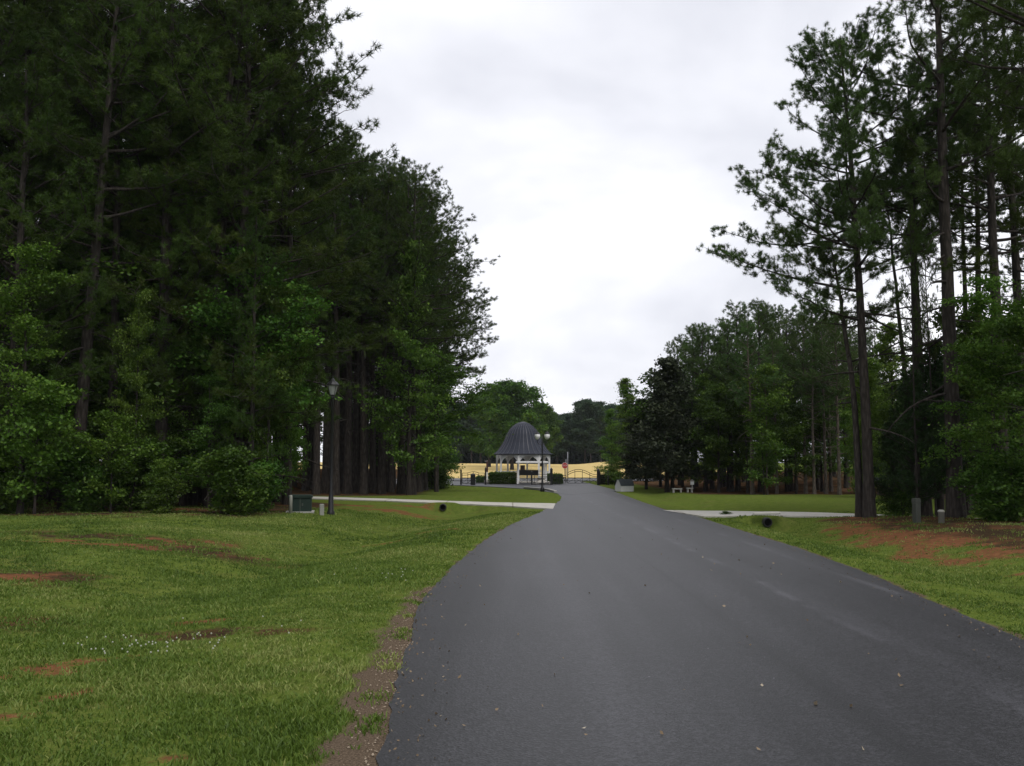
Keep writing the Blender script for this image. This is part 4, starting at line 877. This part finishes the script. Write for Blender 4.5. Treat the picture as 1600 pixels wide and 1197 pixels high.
q = MB().lathe([(.04, -.2), (.035, 2.0), (.02, 2.05)], 10).build('marker_pole', M['galv'], None, (XW(883.8, 91), 91, 0), True); tag(q, 'shorter pale pole left of the taller one behind the stop sign', 'pole')
# ------------------------------------------------------------------ iron gates and fences
def gate(px0, px1, Yg, lab, arch, h0=.95, h1=1.35, posts=True):
    xa, xb = XW(px0, Yg), XW(px1, Yg); wl_ = xb - xa; o = empty('iron_gate', ((xa + xb) / 2, Yg, 0)); tag(o, lab, 'gate')
    topz = lambda t: h0 + (h1 - h0) * (math.sin(PI * min(1, max(0, (t - arch[0]) / (arch[1] - arch[0])))) ** 1.2 if arch else 0)
    fr = MB(); n = 24
    for off in (0, -.16):
        for i in range(n):
            t0, t1 = i / n, (i + 1) / n
            fr.bar((-wl_ / 2 + t0 * wl_, 0, topz(t0) + off), (-wl_ / 2 + t1 * wl_, 0, topz(t1) + off), .04)
    for zz_ in (.12, .52): fr.bar((-wl_ / 2, 0, zz_), (wl_ / 2, 0, zz_), .05)
    fr.build('frame', M['black'], o)
    bars = MB(); nb = max(4, int(wl_ / .6))
    for i in range(nb + 1):
        t = i / nb; bars.bar((-wl_ / 2 + t * wl_, 0, .12), (-wl_ / 2 + t * wl_, 0, topz(t)), .035)
    bars.build('bars', M['black'], o)
    br = MB()
    for i in range(nb):
        t0, t1 = i / nb, (i + 1) / nb; xa_, xb_ = -wl_ / 2 + t0 * wl_, -wl_ / 2 + t1 * wl_
        br.bar((xa_, .001, .14), (xb_, .001, .50), .022); 
        if i % 2: br.bar((xa_, -.002, .50), (xb_, -.002, .14), .022)
    br.build('cross_braces', M['black'], o)
    return o
def post(px, Yp, h, lab, w_=.2):
    o = empty('gate_post', (XW(px, Yp), Yp, 0)); tag(o, lab, 'gate post')
    MB().box(-w_ / 2, w_ / 2, -w_ / 2, w_ / 2, -.1, h).build('shaft', M['black'], o); MB().lathe([(w_ * .75, h + .002), (w_ * .75, h + .05), (w_ * .3, h + .13), (.02, h + .17)], 4, ph=PI / 4).build('cap', M['black'], o)
gate(886, 932, 75, 'wide black arched iron gate closing the right lane', (-0.12, .86), .80, 1.18)
gate(864, 884, 75.5, 'narrow black gate panel between hedge and the wide arched gate', None, .70)
gate(723, 757, 74.5, 'black iron exit gate left of the gazebo hedge', (0.2, .8), .90, 1.0)
gate(812, 858, 75.2, 'black low gate before the white shelter', None, .80)
for px, h, lab in ((861, 1.15, 'black gate post right of the white shelter'), (933.5, 1.1, 'black gate post at the right end of the arched gate'), (721, 1.05, 'black post at the left end of the exit gate'), (759, 1.2, 'black post at the right end of the exit gate'), (830.5, .95, 'black post in the middle of the low gate before the shelter')):
    post(px, 74.8, h, lab, .2 if px > 900 or px == 861 else .12)
q = post(739.5, 74.3, .72, 'squat black operator cabinet on the exit gate', .36)
def fence(px0, px1, Yf, lab, n):
    xa, xb = XW(px0, Yf), XW(px1, Yf); o = empty('iron_fence', (xa, Yf, 0)); tag(o, lab, 'fence'); w_ = xb - xa
    r = MB()
    for z_ in (.25, .85): r.bar((0, 0, z_), (w_, 0, z_), .04)
    r.build('rails', M['black'], o)
    for i in range(n): MB().box(w_ * i / (n - 1) - .05, w_ * i / (n - 1) + .05, -.05, .05, -.1, 1.05).build('post', M['black'], o)
fence(660, 697, 78, 'black rail fence on the lawn at the right end of the left wood', 4)
fence(936, 962, 75.5, 'low black fence between the arched gate and the white well cover', 3)
q = MB().box(-.05, .05, -.05, .05, 0, .8).build('fence_post', M['offwhite'], None, (XW(665, 74), 74, 0)); tag(q, 'short pale post at the right end of the left wood', 'post')
# ------------------------------------------------------------------ clipped hedges
def hedge(px0, px1, Yh, h, dpt, lab, m_='leaf', name='hedge', topround=.0):
    xa, xb = XW(px0, Yh), XW(px1, Yh); R = rs(int(px0)); n = int(6500 * (xb - xa) / 2.3)
    P = R.rand(n, 3) * [xb - xa, dpt, h]; f_ = R.randint(0, 3, n)
    P[f_ == 0, 1] = R.rand((f_ == 0).sum()) * .12; P[f_ == 1, 2] = h - R.rand((f_ == 1).sum()) * .1
    P[:, 2] -= topround * ((P[:, 0] / (xb - xa) - .5) * 2) ** 2 * h * (P[:, 2] / h)
    P += .05 * R.randn(n, 3)
    V, r = leaves(R, P, 2, .04, .085, R.rand(n), 1)
    o = empty(name, (xa, Yh, 0)); tag(o, lab, 'hedge')
    link('foliage', raw_mesh('foliage', V, np.arange(len(V)).reshape(-1, 4), 4, False, {'rnd': ('FLOAT', r)}), M[m_], o)
    st = MB()
    for k in range(5): st.bar(((xb - xa) * (k + .5) / 5, dpt / 2, -.05), ((xb - xa) * (k + .5) / 5, dpt / 2, h * .8), .05)
    st.build('stems', M['bark'], o)
hedge(765, 806, 77.0, .86, 1.0, 'clipped dark box hedge in front of the gazebo, left of the white shelter', 'leaf')
hedge(855, 878, 77.2, .72, 1.0, 'clipped dark box hedge between the shelter and the arched gate', 'leaf')
hedge(936, 947, 77, .66, .8, 'small brownish clipped bush right of the arched gate post', 'purple')
hedge(946, 968, 76, 1.15, 1.6, 'rounded bright green shrub left of the white well cover', 'leaf', topround=.4)
hedge(664, 694, 73, 1.15, 1.3, 'dark rounded shrub at the right end of the left wood by the fence', 'cedar', topround=.3)
hedge(745, 766, 83, .45, .8, 'low green shrubs behind the exit gate', 'leaf')
# ------------------------------------------------------------------ white well cover
Y = 57.5; o = empty('well_cover', (XW(974, Y), Y, 0.0), .40); tag(o, 'small white gabled well cover with a dark roof beside the road', 'well cover')
MB().box(-.44, .44, -.35, .35, -.05, .33).build('wall', M['white'], o)
MB().prism([(-.35, .332), (.35, .332), (.12, .66), (-.12, .66)], -.42, -.405).prism([(-.35, .332), (.35, .332), (.12, .66), (-.12, .66)], .405, .42).build('gable', M['white'], o).rotation_euler = (0, 0, PI / 2)
MB().add([(-.47, -.40, .31), (.47, -.40, .31), (.47, -.12, .70), (-.47, -.12, .70), (-.47, .12, .70), (.47, .12, .70), (.47, .40, .31), (-.47, .40, .31)], [(0, 1, 2, 3), (3, 2, 5, 4), (4, 5, 6, 7)]).build('roof', M['shingle'], o)
sm = o.children[-1].modifiers.new('thick', 'SOLIDIFY'); sm.thickness = .03
# ------------------------------------------------------------------ garden ornaments by the purple tree
Y = 55; z = float(height(XW(1079, Y), Y)); o = empty('birdhouse', (XW(1079, Y), Y, z)); tag(o, 'small white birdhouse on a pale post at the right of the purple-leaved tree', 'birdhouse')
MB().box(-.03, .03, -.03, .03, -.1, .42).build('post', M['offwhite'], o); MB().box(-.09, .09, -.09, .09, .42, .60).build('house', M['white'], o)
MB().prism([(-.13, .603), (.13, .603), (0, .72)], -.12, .12).build('roof', M['offwhite'], o)
for px0, px1, lab in ((1048, 1063, 'longer low white stone bench under the purple-leaved tree'), (1070, 1080, 'short low white bench right beneath the birdhouse')):
    Y = 54.6; xa, xb = XW(px0, Y), XW(px1, Y); z = float(height(xa, Y)); o = empty('garden_bench', (xa, Y, z)); tag(o, lab, 'bench'); w_ = xb - xa
    MB().box(0, w_, -.15, .15, .20, .26).build('seat', M['offwhite'], o)
    for x_ in (.03, w_ - .11): MB().box(x_, x_ + .08, -.12, .12, -.05, .198).build('leg', M['offwhite'], o)
# ------------------------------------------------------------------ brown house behind the right-hand trees
Y = 44; X = XW(1530, Y); o = empty('house', (X, Y, 0)); tag(o, 'low brown house with white trim glimpsed behind the right-hand trees', 'house')
MB().box(-2.6, 6, 0, 6, -.2, .55).build('wall', M['brownwall'], o)
MB().box(-2.7, 6.1, -.1, 6.1, -.25, -.02).build('foundation', M['kerb'], o)
MB().box(-2.75, 6.15, -.12, -.08, .56, .66).build('gutter', M['white'], o)
MB().prism([(-2.9, .67), (6.3, .67), (5.3, 1.5), (-1.9, 1.5)], -.06, 6.3).build('roof', M['shingle'], o)
wn = MB().box(1.2, 1.9, -.03, -.004, -.0, .5).build('window', M['white'], o); MB().box(1.26, 1.84, -.04, -.032, .05, .45).build('pane', M['dullglass'], wn)
# ------------------------------------------------------------------ little things on the ground
def scatter():
    R = rs(9); V = []; 
    K = 110; Y = 4.5 + 26 * R.rand(K) ** 1.3; X = xl(Y) + .3 + (xr(Y) - xl(Y) - .5) * R.rand(K)
    P = np.stack([X, Y, np.full(K, .012)], 1)
    v, r = leaves(R, P, 1, .0, .030, R.rand(K), .0)
    K = 700; Y = 4.2 + 22 * R.rand(K) ** 1.3; lft = R.rand(K) < .6
    X = np.where(lft, xl(Y) + .02 + .35 * R.rand(K) ** 2.2, xr(Y) - .03 - .4 * R.rand(K) ** 2)
    v2, r2 = leaves(R, np.stack([X, Y, np.full(K, .006)], 1), 1, .0, .018, R.rand(K) * .6, .0); v = np.concatenate([v, v2]); r = np.concatenate([r, r2])
    me = raw_mesh('leaf_litter', v, np.arange(len(v)).reshape(-1, 4), 4, False, {'rnd': ('FLOAT', r)})
    tag(link('leaf_litter', me, leaf_mat('dry_leaf', (.12, .08, .04), (.22, .17, .11), (.40, .36, .28), .1, 0)), 'dry leaf and twig scraps scattered on the asphalt', 'leaf litter', kind='stuff')
    # white clover heads
    pts = []
    for px, py, n, s in ((245, 998, 36, .33), (140, 985, 5, .3), (665, 895, 30, .45), (300, 1000, 6, .5), (450, 985, 5, .8)):
        c = G(px, py, .05); q = np.stack([c[0] + R.randn(n) * s, c[1] + R.randn(n) * s * .8], 1); pts.append(q)
    q = np.concatenate(pts); q = q[q[:, 0] < xl(q[:, 1]) - .3]
    mb = MB()
    for x, y in q: mb.lathe([(.003, .0), (.0075, .005), (.007, .012), (.002, .015)], 6, (x, y, float(height(x, y)) + .045 + .02 * R.rand()))
    tag(mb.build('clover_flowers', mat('clover_white', (.36, .37, .30), .8)), 'white clover heads dotted in the left lawn', 'clover', kind='stuff')
    # pebbles on the shoulder
    mb = MB(); K = 900; Y = 4.2 + 10 * R.rand(K) ** 1.2; X = xl(Y) + .01 - .24 * R.rand(K) ** 2.2
    for x, y in zip(X, Y):
        s = .003 + .006 * R.rand() ** 2; mb.lathe([(s * .7, -s * .4), (s, 0), (s * .5, s * .6)], 5, (x, y, float(height(x, y)) + s * .3), ph=R.rand() * 6)
    tag(mb.build('pebbles', mat('pebble_stone', (.27, .215, .155), .95, var=.4, scale=40)), 'pale pebbles along the gravel shoulder of the road', 'pebbles', kind='stuff')
scatter()
# weeds on the right driveway joint
c = G(1132, 803, .02); o = plant('bush', 1132, c[1], None, 'tiny weed tuft growing on the edge of the right concrete driveway', None, 2.2, None, .14)

# ------------------------------------------------------------------ damp air
hz = MB().box(-915, 915, -315, 1815, -1.6, 30).build('haze', None)
hm = bpy.data.materials.new('damp_air'); hm.use_nodes = True; t = hm.node_tree; t.nodes.clear()
pv = t.nodes.new('ShaderNodeVolumePrincipled'); pv.inputs['Color'].default_value = (.88, .93, 1, 1); pv.inputs['Density'].default_value = 0.00012
oo = t.nodes.new('ShaderNodeOutputMaterial'); L(t, pv.outputs[0], oo.inputs['Volume']); hz.data.materials.append(hm); hz['kind'] = 'stuff'
